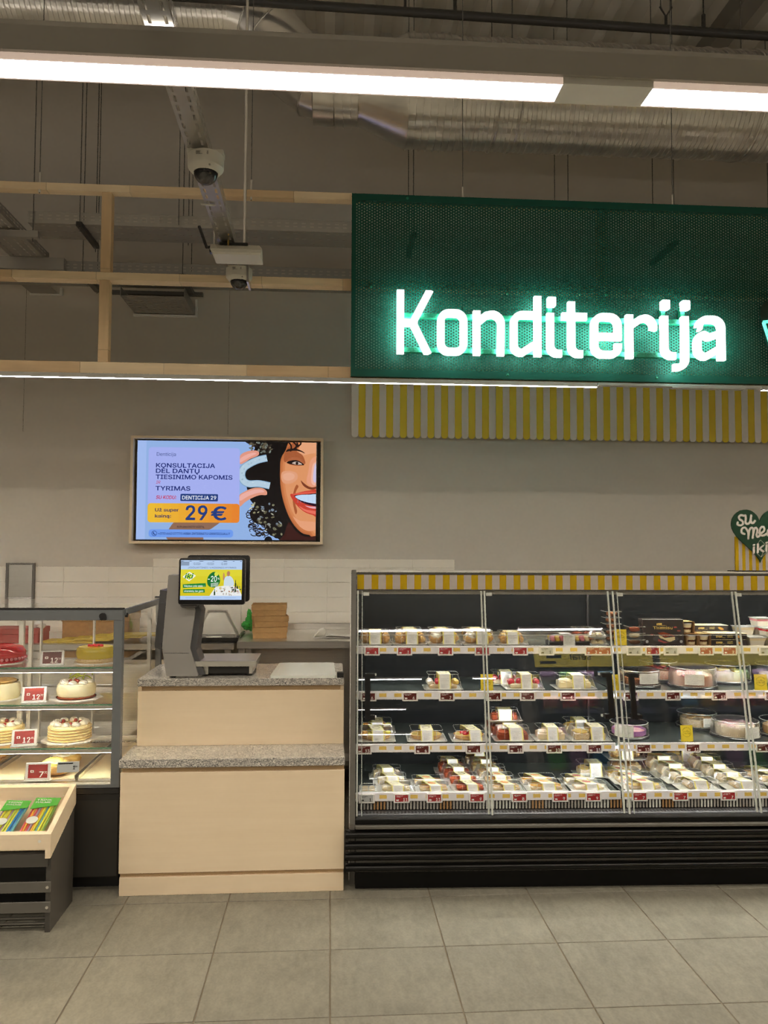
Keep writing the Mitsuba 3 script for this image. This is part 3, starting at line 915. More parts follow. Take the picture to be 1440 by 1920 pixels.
k = thing('neon_sign', 'dark green plate with turquoise neon outline at the right end of the green sign', 'sign')
pl = Polygon(arc(2.335, 2.835, 0.072, 90, 190, 10) + [(2.325, 2.56), (2.36, 2.53), (2.56, 2.53), (2.595, 2.56)] + arc(2.585, 2.835, 0.072, -10, 90, 10))
part(k, 'plate', prism(pl, 0.012, 'xz', 3.985), 'mat_deep_green')
ne = [(2.276, 2.785), (2.335, 2.60), (2.345, 2.56), (2.575, 2.56), (2.585, 2.60), (2.644, 2.785), (2.46, 2.815), (2.276, 2.785), (2.279, 2.775)]
part(k, 'neon_tube', tube([(x, 3.976, z) for x, z in ne], 0.009, 8), 'mat_letter_body', light=NEON_LIGHT, weight=0.15)
part(k, 'standoff', cat(*[tube([(x, 3.99, 2.7), (x, SY, 2.7)], 0.006, 6) for x in (2.38, 2.54)]), 'mat_sign_rail')

# ------------------------------------------------------------------ scalloped awning strip
k = thing('awning', 'yellow and white striped awning board with a scalloped lower edge under the green sign', 'awning')
w = 0.0505
AW0 = 0.148
plies = {}
for i in range(66):
    col = 'white_strip' if i % 2 == 0 else 'yellow_strip'
    if col not in plies:
        g = unary_union([sbox(0.0004, w / 2, w - 0.0004, 0.44), Point(w / 2, w / 2).buffer(w / 2 - 0.0004, quad_segs=6)])
        plies[col] = mikit.ply(prism(g, 0.006, 'xz', 0), 'mat_' + col)
    gap = 0.002 if i >= 21 else 0.0
    scene[uniq('awning__strip')] = {**plies[col], 'to_world': T().translate([AW0 + i * w + gap, 5.70 + (0.002 if i < 21 else 0), 2.386])}
part(k, 'backing', bx(AW0, AW0 + 66 * w, 5.71, WALL_Y - 0.001, 2.45, 2.80), 'mat_white_strip')

# ------------------------------------------------------------------ television
k = thing('television', 'wall television in a pale wooden box frame showing a dental advert', 'television')
part(k, 'box_frame', cat(bx(-1.402, -1.384, 5.62, WALL_Y, 1.608, 2.366), bx(-0.072, -0.054, 5.62, WALL_Y, 1.608, 2.366), bx(-1.384, -0.072, 5.62, WALL_Y, 2.348, 2.366), bx(-1.384, -0.072, 5.62, WALL_Y, 1.608, 1.626)), 'mat_maple')
part(k, 'backboard', bx(-1.384, -0.072, 5.72, WALL_Y, 1.626, 2.348), 'mat_base_black')
part(k, 'bezel', bx(-1.372, -0.094, 5.662, 5.72, 1.627, 2.343, 0.003), 'mat_gloss_black')

PW, PH = 1226.0, 684.0              # the picture's own grid: 1226 wide, 684 high, y downwards


def layers():
    return {'V': [], 'F': [], 'C': [], 'n': 0, 'k': 0}


def lay(L, poly, col, same=False):
    """One flat colour area of a screen picture, in the picture's grid; each new layer lies a hair in front of the last."""
    if not same:
        L['k'] += 1
    c = lin(col) if isinstance(col, str) else col
    for g in getattr(poly, 'geoms', [poly]):
        if g.is_empty or g.area < 0.05:
            continue
        v, f = trimesh.creation.triangulate_polygon(g, engine='earcut')
        L['V'].append(np.column_stack([v, np.full(len(v), float(L['k']))]))
        L['F'].append(np.array(f) + L['n'])
        L['C'].append(np.tile(c, (len(v), 1)))
        L['n'] += len(v)


def lay_text(L, text, x, y, h, col, bold=True, slant=0.0, width=None):
    """Words on a screen picture: x, y the start of the base line, h the height of the capitals."""
    L['k'] += 1
    m = letters(text, h, 1.0, bold, slant=slant, width=width)
    keep = m.triangles[:, :, 1].max(1) < 1e-6
    f = m.faces[keep]
    v = m.vertices
    L['V'].append(np.column_stack([x + v[:, 0], y - v[:, 2], np.full(len(v), float(L['k']))]))
    L['F'].append(f + L['n'])
    L['C'].append(np.tile(lin(col), (len(v), 1)))
    L['n'] += len(v)


def screen(parent, L, x0, x1, z0, z1, y, w, h, gain, tilt=None):
    V, F, C = np.vstack(L['V']), np.vstack(L['F']), np.vstack(L['C']) * gain
    P = np.stack([x0 + (x1 - x0) * V[:, 0] / w, y - 0.00004 * V[:, 2], z1 - (z1 - z0) * V[:, 1] / h], 1)
    a = np.cross(P[F[:, 1]] - P[F[:, 0]], P[F[:, 2]] - P[F[:, 0]])
    flip = a[:, 1] > 0
    F[flip] = F[flip][:, ::-1]
    m = trimesh.Trimesh(P, F, process=False)
    if tilt:
        m = tilt(m)
    part(parent, 'screen', m, 'mat_screen', label='lit screen picture', light={'type': 'mesh_attribute', 'name': 'vertex_color'}, weight=0.0, color=C)


def curve(pts, n=8, closed=True):
    """Smooth outline through points (Catmull-Rom)."""
    p = np.array(pts, float)
    m = len(p)
    out = []
    for i in range(m if closed else m - 1):
        a, b, c, d = (p[(i + q) % m] if closed else p[min(max(i + q, 0), m - 1)] for q in (-1, 0, 1, 2))
        for t in np.arange(n) / n:
            out.append(0.5 * (2 * b + (c - a) * t + (2 * a - 5 * b + 4 * c - d) * t * t + (3 * b - a - 3 * c + d) * t ** 3))
    if not closed:
        out.append(p[-1])
    return np.array(out)


def blob(pts):
    return Polygon(curve(pts)).buffer(0)


FULL = sbox(0, 0, PW, PH)
rng = random.Random(5)
Lr = layers()
lay(Lr, FULL, '#93b4e6')
lay(Lr, sbox(0, 0, 60, PH), '#a3bdf0')
hair = blob([(760, -10), (800, 40), (770, 90), (740, 160), (735, 260), (750, 330), (770, 400), (800, 450), (770, 500), (800, 560), (870, 590), (900, 640), (960, 670), (1010, 690), (1240, 700), (1240, -20)])
lay(Lr, hair.intersection(FULL), '#120d0b')
for _ in range(90):
    t = rng.random()
    x, y = 770 + 230 * rng.random(), 430 + 220 * rng.random()
    if x - 770 < (y - 470) * 0.9 - 60 or (x > 960 and y < 560):
        continue
    lay(Lr, affinity.rotate(affinity.scale(Point(x, y).buffer(1), 3 + 7 * rng.random(), 6 + 9 * rng.random()), rng.randrange(180)).intersection(FULL), rng.choice(['#c9c8a0', '#a8a37c', '#b9cfe6', '#3a2f20', '#241a14', '#d8d6bd']), True)
for _ in range(46):
    x, y = 770 + 150 * rng.random(), 5 + 70 * rng.random()
    lay(Lr, affinity.rotate(affinity.scale(Point(x, y).buffer(1), 3 + 5 * rng.random(), 7 + 10 * rng.random()), rng.randrange(180)).intersection(FULL), rng.choice(['#7b735c', '#3c3027', '#54493a', '#1b1411', '#9aa79c']), True)
for _ in range(60):
    x, y = 755 + 210 * rng.random(), 470 + 190 * rng.random()
    a = rng.random() * 6
    lay(Lr, LineString([(x + 14 * math.cos(a + t) * (1 + 0.2 * t), y + 11 * math.sin(a + t)) for t in np.linspace(0, 4, 8)]).buffer(2.6).intersection(FULL), '#17100c', True)
face = blob([(1060, -20), (1010, 60), (980, 120), (975, 200), (978, 290), (990, 370), (1012, 450), (1045, 530), (1085, 590), (1130, 632), (1180, 646), (1240, 640), (1250, -20)])
lay(Lr, face.intersection(FULL), '#b96a3c')
for s, c in ((0.965, '#c87746'), (0.92, '#d68755'), (0.86, '#e09766')):
    lay(Lr, affinity.scale(face, s, s, origin=(1215, 300)).intersection(face).intersection(FULL), c)
lay(Lr, blob([(1135, -10), (1105, 60), (1120, 90), (1180, 80), (1240, 60), (1240, -20)]).intersection(FULL), '#e9a67c')
lay(Lr, blob([(990, 210), (985, 260), (1010, 290), (1060, 285), (1095, 255), (1090, 215), (1040, 200)]), '#e3a17c')
lay(Lr, blob([(1000, 225), (1000, 255), (1030, 270), (1070, 255), (1075, 228), (1040, 212)]), '#e9ad8e')
lay(Lr, blob([(1190, 120), (1172, 200), (1160, 270), (1178, 300), (1240, 320), (1240, 110)]).intersection(FULL), '#e9a07e')
lay(Lr, blob([(1205, 150), (1192, 230), (1195, 285), (1225, 290), (1240, 150)]).intersection(FULL), '#f2b9a4')
lay(Lr, blob([(1215, 160), (1204, 240), (1210, 275), (1226, 270), (1228, 160)]).intersection(FULL), '#cfc4e2')
lay(Lr, blob([(1120, 268), (1135, 300), (1165, 322), (1200, 330), (1240, 318), (1240, 306), (1200, 314), (1170, 306), (1140, 284)]).intersection(FULL), '#7d3c22')
lay(Lr, blob([(1088, 300), (1070, 350), (1066, 420), (1085, 500), (1096, 480), (1082, 420), (1086, 350), (1104, 310)]), '#a95a32')
lay(Lr, blob([(1020, 50), (1000, 110), (1010, 140), (1050, 118), (1100, 118), (1140, 150), (1150, 140), (1130, 90), (1090, 60), (1110, 20), (1070, 0)]), '#a85c36')
lay(Lr, blob([(1015, 66), (1030, 48), (1080, 44), (1130, 62), (1146, 78), (1120, 66), (1080, 58), (1040, 62)]), '#2a1a14')
lay(Lr, blob([(1030, 118), (1060, 105), (1100, 106), (1130, 128), (1146, 150), (1110, 164), (1060, 160), (1030, 146)]), '#b0643e')
lay(Lr, blob([(1020, 142), (1050, 128), (1090, 126), (1122, 140), (1142, 158), (1110, 160), (1070, 156), (1040, 152)]), '#1c100d')
lay(Lr, blob([(1058, 146), (1076, 136), (1104, 138), (1128, 154), (1100, 156), (1074, 153)]), '#cbb6a8')
lay(Lr, Point(1092, 146).buffer(9.5), '#1a0f0c')
for a, b in (((1060, -6), (1085, 40)), ((1090, -6), (1072, 46)), ((1115, -6), (1094, 30)), ((1030, -6), (1048, 60))):
    lay(Lr, LineString(curve([a, ((a[0] + b[0]) / 2 + 12, (a[1] + b[1]) / 2), b], 5, False)).buffer(5).intersection(FULL), '#20120e')
lips = blob([(1048, 366), (1080, 360), (1120, 348), (1170, 338), (1240, 342), (1240, 510), (1200, 506), (1150, 488), (1105, 452), (1070, 410)])
lay(Lr, lips.intersection(FULL), '#c8402f')
lay(Lr, blob([(1060, 366), (1110, 352), (1170, 344), (1240, 348), (1240, 362), (1170, 362), (1110, 368)]).intersection(FULL), '#dd5946')
lay(Lr, blob([(1110, 446), (1160, 470), (1240, 484), (1240, 504), (1190, 496), (1140, 476)]).intersection(FULL), '#ea705c')
lay(Lr, blob([(1078, 374), (1120, 366), (1170, 362), (1240, 362), (1240, 442), (1190, 440), (1140, 424), (1100, 400)]).intersection(FULL), '#2c0d22')
lay(Lr, blob([(1082, 378), (1120, 368), (1170, 366), (1240, 366), (1240, 424), (1190, 424), (1140, 412), (1100, 396)]).intersection(FULL), '#c4dcf6')
for x in (1100, 1120, 1144, 1172, 1202):
    lay(Lr, sbox(x, 368, x + 1.6, 424), '#8fb2dc', True)
lay(Lr, blob([(1150, 442), (1190, 448), (1240, 450), (1240, 464), (1190, 460)]).intersection(FULL), '#e6a9b4')
lay(Lr, blob([(1070, 520), (1120, 548), (1240, 560), (1240, 600), (1180, 620), (1120, 592)]).intersection(FULL), '#e8a27a')
lay(Lr, blob([(1040, 560), (1080, 610), (1130, 650), (1180, 660), (1240, 655), (1240, 700), (990, 700), (1010, 640)]).intersection(FULL), '#3a1712')
lay(Lr, blob([(700, 98), (740, 70), (800, 60), (828, 72), (822, 96), (770, 120), (740, 140), (700, 156)]), '#e39a86')
lay(Lr, blob([(700, 120), (740, 92), (790, 76), (810, 84), (770, 104), (730, 130), (700, 146)]), '#f0b1a4')
lay(Lr, blob([(696, 380), (730, 350), (790, 324), (850, 322), (884, 342), (884, 370), (840, 372), (790, 390), (740, 420), (700, 452)]), '#e39a80')
lay(Lr, blob([(702, 380), (740, 354), (800, 334), (850, 334), (868, 350), (820, 358), (760, 380), (705, 412)]), '#efb2a6')
al = curve([(884, 112), (820, 128), (760, 158), (722, 190), (712, 236), (728, 276), (766, 294), (830, 292), (906, 306)], 8, False)
lay(Lr, LineString(al).buffer(25, cap_style=2), '#84a8c4')
lay(Lr, LineString(al).buffer(20, cap_style=2), '#b6cfe0')
for i in range(0, len(al), 3):
    lay(Lr, Point(al[i][0] + rng.uniform(-12, 12), al[i][1] + rng.uniform(-12, 12)).buffer(4.5), rng.choice(['#e6f2f8', '#6f93b0', '#cfe0ea', '#58708a']), True)
lay(Lr, sbox(76, 46, 698, 520).buffer(-24).buffer(24), '#a7b2f2')
lay(Lr, blob([(215, 684), (250, 570), (330, 548), (560, 548), (520, 600), (450, 640), (440, 690)]).intersection(FULL), '#8f6a55')
lay(Lr, sbox(76, 434, 700, 566).buffer(-22).buffer(22), '#eeb53a')
nb = sbox(76, 434, 700, 566).buffer(-22).buffer(22)
for q in range(12):
    f = q / 11.0
    c = [a * (1 - f) + b * f for a, b in zip(lin('#f0be33'), lin('#e8842c'))]
    lay(Lr, nb.intersection(sbox(76 + 52 * q, 430, 77 + 52 * (q + 1), 570)), c, q > 0)
lay_text(Lr, 'Denticija', 128, 106, 24, '#46568c', False)
for txt, y, wd in (('KONSULTACIJA', 186, 402), ('DĖL DANTŲ', 224, 296), ('TIESINIMO KAPOMIS', 266, 522), ('TYRIMAS', 345, 236)):
    lay_text(Lr, txt, 127, y, 29, '#1e2f74', True, 0, wd)
lay_text(Lr, 'IR', 128, 299, 20, '#c02a58', False, 0.2)
lay_text(Lr, 'SU KODU:', 131, 404, 23, '#c82a52', True, 0.2, 138)
lay(Lr, sbox(296, 368, 552, 418).buffer(-8).buffer(8), '#26407e')
lay_text(Lr, 'DENTICIJA 29', 308, 406, 25, '#eef2fb', True, 0, 232)
lay_text(Lr, 'Už super', 126, 490, 21, '#3a3560', True, 0, 160)
lay_text(Lr, 'kainą:', 126, 532, 21, '#3a3560', True, 0, 108)
lay_text(Lr, '29', 334, 546, 96, '#1d3b80', True, 0, 148)
lay_text(Lr, '€', 506, 546, 90, '#1d3b80', True, 0, 104)
lay_text(Lr, 'SUPLANUOKITE VIZITĄ', 276, 602, 12, '#26202c', True, 0, 184)
lay(Lr, sbox(86, 614, 658, 668).buffer(-20).buffer(20), '#6f9df0')
lay_text(Lr, '+370 660 07770 ARBA INTERNETU DENTICIJA.LT', 150, 650, 15, '#24407e', True, 0.15, 488)
lay(Lr, Point(124, 642).buffer(18).difference(Point(124, 642).buffer(15)), '#1f3b7c')
lay(Lr, LineString([(117, 635), (119, 645), (130, 650)]).buffer(3), '#1f3b7c')
lay(Lr, Point(900, 684).buffer(26).intersection(FULL), '#0a0a10')
screen('television__bezel', Lr, -1.364, -0.104, 1.637, 2.338, 5.6615, PW, PH, SCREEN_GAIN)

# framed steel plate on the tiles
k = thing('wall_plate', 'small framed brushed steel plate fixed to the pale wall tiles above the cake case', 'plate')
part(k, 'plate', bx(-2.255, -2.085, 5.725, 5.742, 1.228, 1.458), 'mat_steel')
part(k, 'frame', cat(bx(-2.268, -2.252, 5.715, 5.742, 1.218, 1.466), bx(-2.088, -2.074, 5.715, 5.742, 1.218, 1.466), bx(-2.268, -2.074, 5.715, 5.742, 1.456, 1.467), bx(-2.268, -2.074, 5.715, 5.742, 1.216, 1.228)), 'mat_zinc_dark')

# ------------------------------------------------------------------ stepped service counter
CX0, CX1 = -0.947, 0.075
k = thing('service_counter', 'pale maple stepped service counter with two speckled granite slabs', 'counter')
part(k, 'front_panel', bx(CX0, CX1, 3.725, 3.745, 0.100, 0.552, 0.0015), 'mat_maple')
part(k, 'kick_panel', bx(CX0 + 0.003, CX1 - 0.001, 3.727, 3.745, 0.0, 0.082, 0.0015), 'mat_maple')
part(k, 'groove_rail', cat(bx(CX0 + 0.004, CX1 - 0.002, 3.742, 3.76, 0.08, 0.102), bx(CX0 + 0.004, CX1 - 0.002, 3.740, 3.76, 0.55, 0.575)), 'mat_maple_edge')
part(k, 'carcass', cat(bx(CX0 + 0.003, CX0 + 0.02, 3.745, 4.42, 0, 0.575), bx(CX1 - 0.02, CX1 - 0.003, 3.745, 4.42, 0, 0.575), bx(CX0 + 0.02, CX1 - 0.02, 4.40, 4.42, 0, 0.9), bx(-0.931, -0.913, 3.965, 4.42, 0.575, 0.905), bx(CX1 - 0.018, CX1 - 0.002, 3.965, 4.42, 0.575, 0.905)), 'mat_maple')
part(k, 'lower_slab', bx(CX0 - 0.004, CX1 + 0.001, 3.712, 3.985, 0.575, 0.614, 0.003), 'mat_granite')
part(k, 'upper_panel', bx(-0.931, CX1 - 0.001, 3.960, 3.978, 0.614, 0.880, 0.0015), 'mat_maple')
part(k, 'groove_rail', bx(-0.929, CX1 - 0.003, 3.972, 3.985, 0.878, 0.907), 'mat_maple_edge')
part(k, 'upper_slab', bx(-0.930, CX1 - 0.001, 3.940, 4.440, 0.905, 0.941, 0.003), 'mat_granite')

# ------------------------------------------------------------------ shop scale
k = thing('shop_scale', 'grey shop scale with a slanted column, bright customer screen and steel pan on the counter', 'scale')
prof = Polygon([(-0.795, 0.951), (-0.640, 0.950), (-0.683, 1.088), (-0.660, 1.27), (-0.676, 1.31), (-0.67, 1.44), (-0.793, 1.446), (-0.818, 1.089)])
part(k, 'column', prism(prof.buffer(-0.006).buffer(0.006), 0.10, 'xz', 3.96), 'mat_scale_grey', 30)
part(k, 'column_side', prism(Polygon([(-0.648, 0.951), (-0.612, 0.955), (-0.655, 1.075), (-0.634, 1.268), (-0.655, 1.308), (-0.675, 1.30), (-0.69, 1.088)]), 0.14, 'xz', 3.975), 'mat_scale_dark')
part(k, 'column_seam', bx(-0.812, -0.688, 3.9585, 3.961, 1.062, 1.064), 'mat_scale_dark')
part(k, 'rear_housing', prism(Polygon([(-0.885, 1.075), (-0.85, 1.06), (-0.83, 1.36), (-0.862, 1.365)]), 0.16, 'xz', 4.10), 'mat_scale_dark')
part(k, 'rear_bracket', bx(-0.86, -0.78, 4.06, 4.14, 1.1, 1.3), 'mat_scale_dark')
lean = lambda m: turn(m, -0.06, (1, 0, 0), (0, 3.9, 1.42))
bz = sbox(-0.731, 1.306, -0.414, 1.5285).buffer(-0.012).buffer(0.012)
part(k, 'display', lean(prism(bz, 0.03, 'xz', 3.90)), 'mat_gloss_black', 30)
part(k, 'display_rim', lean(prism(bz.buffer(0.002).difference(bz.buffer(-0.001)), 0.02, 'xz', 3.903)), 'mat_zinc_dark')
part(k, 'display_neck', bx(-0.727, -0.648, 3.92, 3.97, 1.288, 1.32, 0.008), 'mat_scale_dark')
b2 = sbox(-0.729, 1.304, -0.414, 1.542).buffer(-0.014).buffer(0.014)
part(k, 'operator_display', prism(b2, 0.03, 'xz', 4.12), 'mat_black', 30)
part(k, 'display_arm', bx(-0.70, -0.60, 3.93, 4.13, 1.36, 1.42, 0.01), 'mat_scale_dark')
part(k, 'base', bx(-0.64, -0.385, 4.02, 4.26, 0.950, 0.998, 0.006), 'mat_base_black')
part(k, 'foot', cat(*[lathe([(0, 0.941), (0.016, 0.941), (0.014, 0.951), (0, 0.951)], 14, (x, y, 0)) for x, y in ((-0.40, 4.04), (-0.62, 4.05), (-0.40, 4.24), (-0.62, 4.24), (-0.77, 3.99))]), 'mat_rubber')
part(k, 'side_bracket', bx(-0.668, -0.60, 4.005, 4.02, 0.952, 1.0), 'mat_steel')
part(k, 'end_bracket', bx(-0.398, -0.382, 4.0, 4.26, 0.955, 1.005), 'mat_steel')
part(k, 'weighing_pan', cat(bx(-0.70, -0.362, 3.975, 4.262, 1.014, 1.022, 0.002), bx(-0.68, -0.366, 3.973, 3.978, 0.995, 1.02), bx(-0.366, -0.361, 3.975, 4.262, 0.995, 1.02)), 'mat_steel')
Ls = layers()
lay(Ls, sbox(0, 0, 905, 595), '#b9d2f2')
lay(Ls, sbox(0, 22, 122, 82), '#8c9fb8')
for x, wd in ((0, 40), (120, 36), (268, 60), (464, 22), (622, 58), (764, 24), (872, 24)):
    lay(Ls, sbox(x + 4, 12, x + wd, 20), '#46566e')
for t, x, wd in (('0.018', 190, 96), ('-0.018', 378, 104), ('0.00', 600, 78)):
    lay_text(Ls, t, x, 72, 36, '#3b4a60', False, 0, wd)
lay_text(Ls, 'JOGURTINIS VAISINIS PYRAG', 104, 124, 24, '#50607a', False, 0, 712)
lay(Ls, sbox(0, 142, 905, 536), '#dbd02b')
for i, c in enumerate(('#e2d836', '#ddd22c', '#d9cb24', '#d8c61f')):
    lay(Ls, sbox(0, 142 + 98 * i, 905, 142 + 98 * (i + 1)), c, i > 0)
lay(Ls, Polygon([(40, 250), (128, 184), (214, 236), (128, 310)]).buffer(8), '#f1f3ea')
lay(Ls, Polygon([(60, 250), (128, 200), (190, 236), (128, 296)]).buffer(2), '#d8e24a')
lay_text(Ls, 'iki', 60, 276, 74, '#1f7a33', True, 0.2, 132)
for pts, t, x, y, wd in (([(36, 364), (372, 346), (374, 400), (40, 418)], 'Velykos prie stalo -', 52, 402, 308), ([(42, 440), (358, 436), (360, 486), (46, 492)], 'skanėstų be galo', 56, 478, 284)):
    lay(Ls, Polygon(pts), '#16803a')
    lay_text(Ls, t, x, y, 28, '#eef6ee', True, 0.1, wd)
lay(Ls, blob([(486, 176), (420, 224), (392, 300), (408, 380), (470, 410), (540, 398), (580, 330), (574, 250), (540, 200)]), '#15702f')
lay(Ls, blob([(500, 190), (500, 230), (540, 236), (556, 200), (530, 180)]), '#dbe24a')
lay_text(Ls, '-20', 402, 322, 84, '#f2f6f2', True, 0.06, 132)
lay_text(Ls, '%', 540, 292, 28, '#f2f6f2', True)
for y in (346, 362, 378, 394):
    lay(Ls, LineString([(450, y + 4), (556, y - 8)]).buffer(4), '#dfeadf')
lay(Ls, blob([(650, 270), (690, 236), (740, 244), (780, 300), (782, 384), (650, 390), (640, 330)]), '#cfe0ea')
lay(Ls, blob([(682, 190), (700, 164), (726, 180), (722, 224), (702, 244), (684, 224)]), '#b98262')
lay(Ls, blob([(628, 200), (642, 200), (650, 260), (640, 300), (626, 290)]), '#c08a68')
lay(Ls, Polygon([(430, 536), (520, 400), (640, 386), (780, 386), (860, 430), (905, 520), (905, 536)]), '#eef0ee')
r2 = random.Random(3)
for _ in range(46):
    x, y = 520 + 370 * r2.random(), 400 + 130 * r2.random()
    if x < 560 and y < 440:
        continue
    lay(Ls, affinity.rotate(affinity.scale(Point(x, y).buffer(1), 6 + 18 * r2.random(), 4 + 9 * r2.random()), r2.randrange(180)), r2.choice(['#3a4a24', '#6a2a20', '#a8643a', '#1f2a20', '#c9b24a', '#7f8f6a', '#d6cfc6', '#40302a']), True)
for x, y, h in ((505, 526, 90), (812, 410, 110), (812, 480, 60), (840, 430, 60)):
    lay(Ls, sbox(x - 10, y - h * 0.6, x + 10, y).union(sbox(x - 4, y - h, x + 4, y)), '#24401e')
lay(Ls, sbox(0, 536, 905, 595), '#b7d0f4')
for x0_, x1_ in ((80, 300), (330, 440), (480, 620), (650, 820)):
    lay(Ls, sbox(x0_, 562, x1_, 568), '#8fb0dc')
screen('shop_scale__display', Ls, -0.723, -0.428, 1.328, 1.520, 3.8995, 905, 595, SCREEN_GAIN, lean)

# white cutting board and black clip
k = thing('cutting_board', 'translucent white cutting board lying on the granite counter beside the scale', 'cutting board')
bp = Polygon([(-0.290, 3.945), (0.034, 3.945), (0.026, 4.40), (-0.272, 4.40)])
part(k, 'board', prism(bp.buffer(-0.01).buffer(0.01), 0.011, 'xy', 0.941), 'mat_board_clear')
part(k, 'juice_groove', prism(bp.buffer(-0.018).difference(bp.buffer(-0.023)), 0.0006, 'xy', 0.9518), 'mat_white')
k = thing('holder', 'small black plastic holder on the granite slab right of the cutting board', 'holder')
part(k, 'body', bx(0.039, 0.072, 3.945, 3.985, 0.941, 0.966, 0.003), 'mat_black')
part(k, 'clip', bx(0.045, 0.066, 3.985, 4.02, 0.941, 0.948), 'mat_black')

# ------------------------------------------------------------------ work tables along the wall
k = thing('steel_table', 'stainless steel work table along the tiled wall with an upstand, right of the scale', 'table')
part(k, 'top', cat(bx(-0.572, 2.4, 4.98, 5.72, 0.990, 1.000, 0.002), bx(-0.572, 2.4, 4.975, 4.985, 0.955, 0.999, 0.002)), 'mat_steel')
part(k, 'upstand', bx(-0.572, 2.4, 5.70, 5.72, 1.0, 1.045, 0.002), 'mat_steel')
part(k, 'back_sheet', cat(bx(-0.50, 2.4, 5.20, 5.21, 0.25, 0.95), bx(-0.52, -0.49, 5.02, 5.06, 0, 0.955)), 'mat_steel')
part(k, 'shelf', bx(-0.55, 2.4, 5.02, 5.7, 0.22, 0.25), 'mat_steel')
for x in (-0.545, 0.9, 2.35):
    for y in (5.0, 5.66):
        part(k, 'leg', bx(x - 0.02, x + 0.02, y, y + 0.04, 0, 0.99), 'mat_steel')
k = thing('steel_table', 'second stainless work table behind the scale, carrying the black tray', 'table')
part(k, 'top', cat(bx(-3.2, -0.59, 4.99, 5.72, 0.975, 0.987, 0.002), bx(-3.2, -0.59, 4.985, 4.995, 0.948, 0.986, 0.002)), 'mat_steel')
part(k, 'drawer_front', bx(-3.1, -0.66, 5.03, 5.05, 0.30, 0.885), 'mat_steel')
for x in (-3.15, -1.9, -0.63):
    part(k, 'leg', bx(x - 0.02, x + 0.02, 5.0, 5.04, 0, 0.975), 'mat_steel')
    part(k, 'leg', bx(x - 0.02, x + 0.02, 5.66, 5.70, 0, 0.975), 'mat_steel')
part(k, 'shelf', bx(-3.15, -0.63, 5.04, 5.7, 0.28, 0.30), 'mat_steel')

k = thing('carton_box', 'lidded kraft box, lowest in the stack of three on the steel table', 'box', None)
BOXES = [k, thing('carton_box', 'lidded kraft box, middle one in the stack of three on the steel table', 'box', None),
         thing('carton_box', 'lidded kraft box, topmost in the stack of three on the steel table', 'box', None)]
for i, (kk, dx, da) in enumerate(zip(BOXES, (0.0, 0.002, -0.001), (0.10, 0.16, 0.04))):
    z = 1.0005 + 0.072 * i
    c = (-0.392 + dx, 5.24, 0)
    part(kk, 'body', turn(bx(c[0] - 0.108, c[0] + 0.108, 5.135, 5.345, z, z + 0.066, 0.001), da, at=c), 'mat_kraft')
    part(kk, 'lid', turn(bx(c[0] - 0.112, c[0] + 0.112, 5.131, 5.349, z + 0.036, z + 0.0712, 0.001), da, at=c), 'mat_kraft')

k = thing('paper_roll', 'loose white paper strip curled over on the steel table by the chiller', 'paper')
cp = curve([(-0.10, 1.004), (-0.085, 1.03), (-0.06, 1.05), (-0.035, 1.055), (-0.02, 1.03), (-0.03, 1.012), (0.0, 1.02), (0.05, 1.016), (0.14, 1.008)], 5, False)
part(k, 'sheet', prism(LineString(cp).buffer(0.0014, cap_style=2), 0.12, 'xz', 5.14), 'mat_paper_white')
part(k, 'lower_sheet', prism(LineString([(-0.105, 1.002), (0.0, 1.004), (0.16, 1.003)]).buffer(0.0014, cap_style=2), 0.11, 'xz', 5.15), 'mat_paper_white')

k = thing('sealing_tray', 'shallow black tray with a steel trapezoid handle behind the scale', 'tray')
part(k, 'tray', cat(bx(-0.90, -0.57, 5.02, 5.42, 0.987, 0.999, 0.003), bx(-0.90, -0.57, 5.02, 5.035, 0.999, 1.02), bx(-0.585, -0.57, 5.02, 5.42, 0.999, 1.02), bx(-0.90, -0.885, 5.02, 5.42, 0.999, 1.02)), 'mat_gloss_black')
part(k, 'handle', cat(hull([(-0.86, y, 1.02) for y in (5.10, 5.13)] + [(-0.848, y, 1.02) for y in (5.10, 5.13)] + [(-0.775, y, 1.18) for y in (5.10, 5.13)] + [(-0.763, y, 1.172) for y in (5.10, 5.13)]),
                      hull([(-0.572, y, 1.02) for y in (5.10, 5.13)] + [(-0.586, y, 1.02) for y in (5.10, 5.13)] + [(-0.652, y, 1.18) for y in (5.10, 5.13)] + [(-0.664, y, 1.172) for y in (5.10, 5.13)]),
                      bx(-0.775, -0.652, 5.09, 5.14, 1.172, 1.184, 0.003)), 'mat_steel')
part(k, 'hinge', cat(tube([(-0.86, 5.09, 1.018), (-0.86, 5.14, 1.018)], 0.012, 10), tube([(-0.578, 5.09, 1.018), (-0.578, 5.14, 1.018)], 0.012, 10)), 'mat_chrome')
whole('paper_slip', turn(bx(-0.80, -0.70, 5.2, 5.26, 0.9995, 1.001), 0.3, at=(-0.75, 5.23, 0)), 'mat_paper_white', 'white paper slip lying in the black tray behind the scale', 'paper')
whole('wall_board', bx(-0.905, -0.60, 5.455, 5.47, 0.987, 1.245, 0.004), 'mat_cream', 'cream upright board standing behind the black tray and steel handle', 'board')
k = thing('plastic_bag', 'crumpled green plastic bag beside the cream board behind the scale', 'bag')
part(k, 'bag', cat(lump(0.055, (-0.545, 5.50, 1.085), (0.5, 0.6, 1.2), 0.5, 2.5, 3, 3), lump(0.045, (-0.56, 5.48, 1.05), (0.9, 0.7, 0.6), 0.5, 3, 8, 3)), 'mat_bag_green', 40)

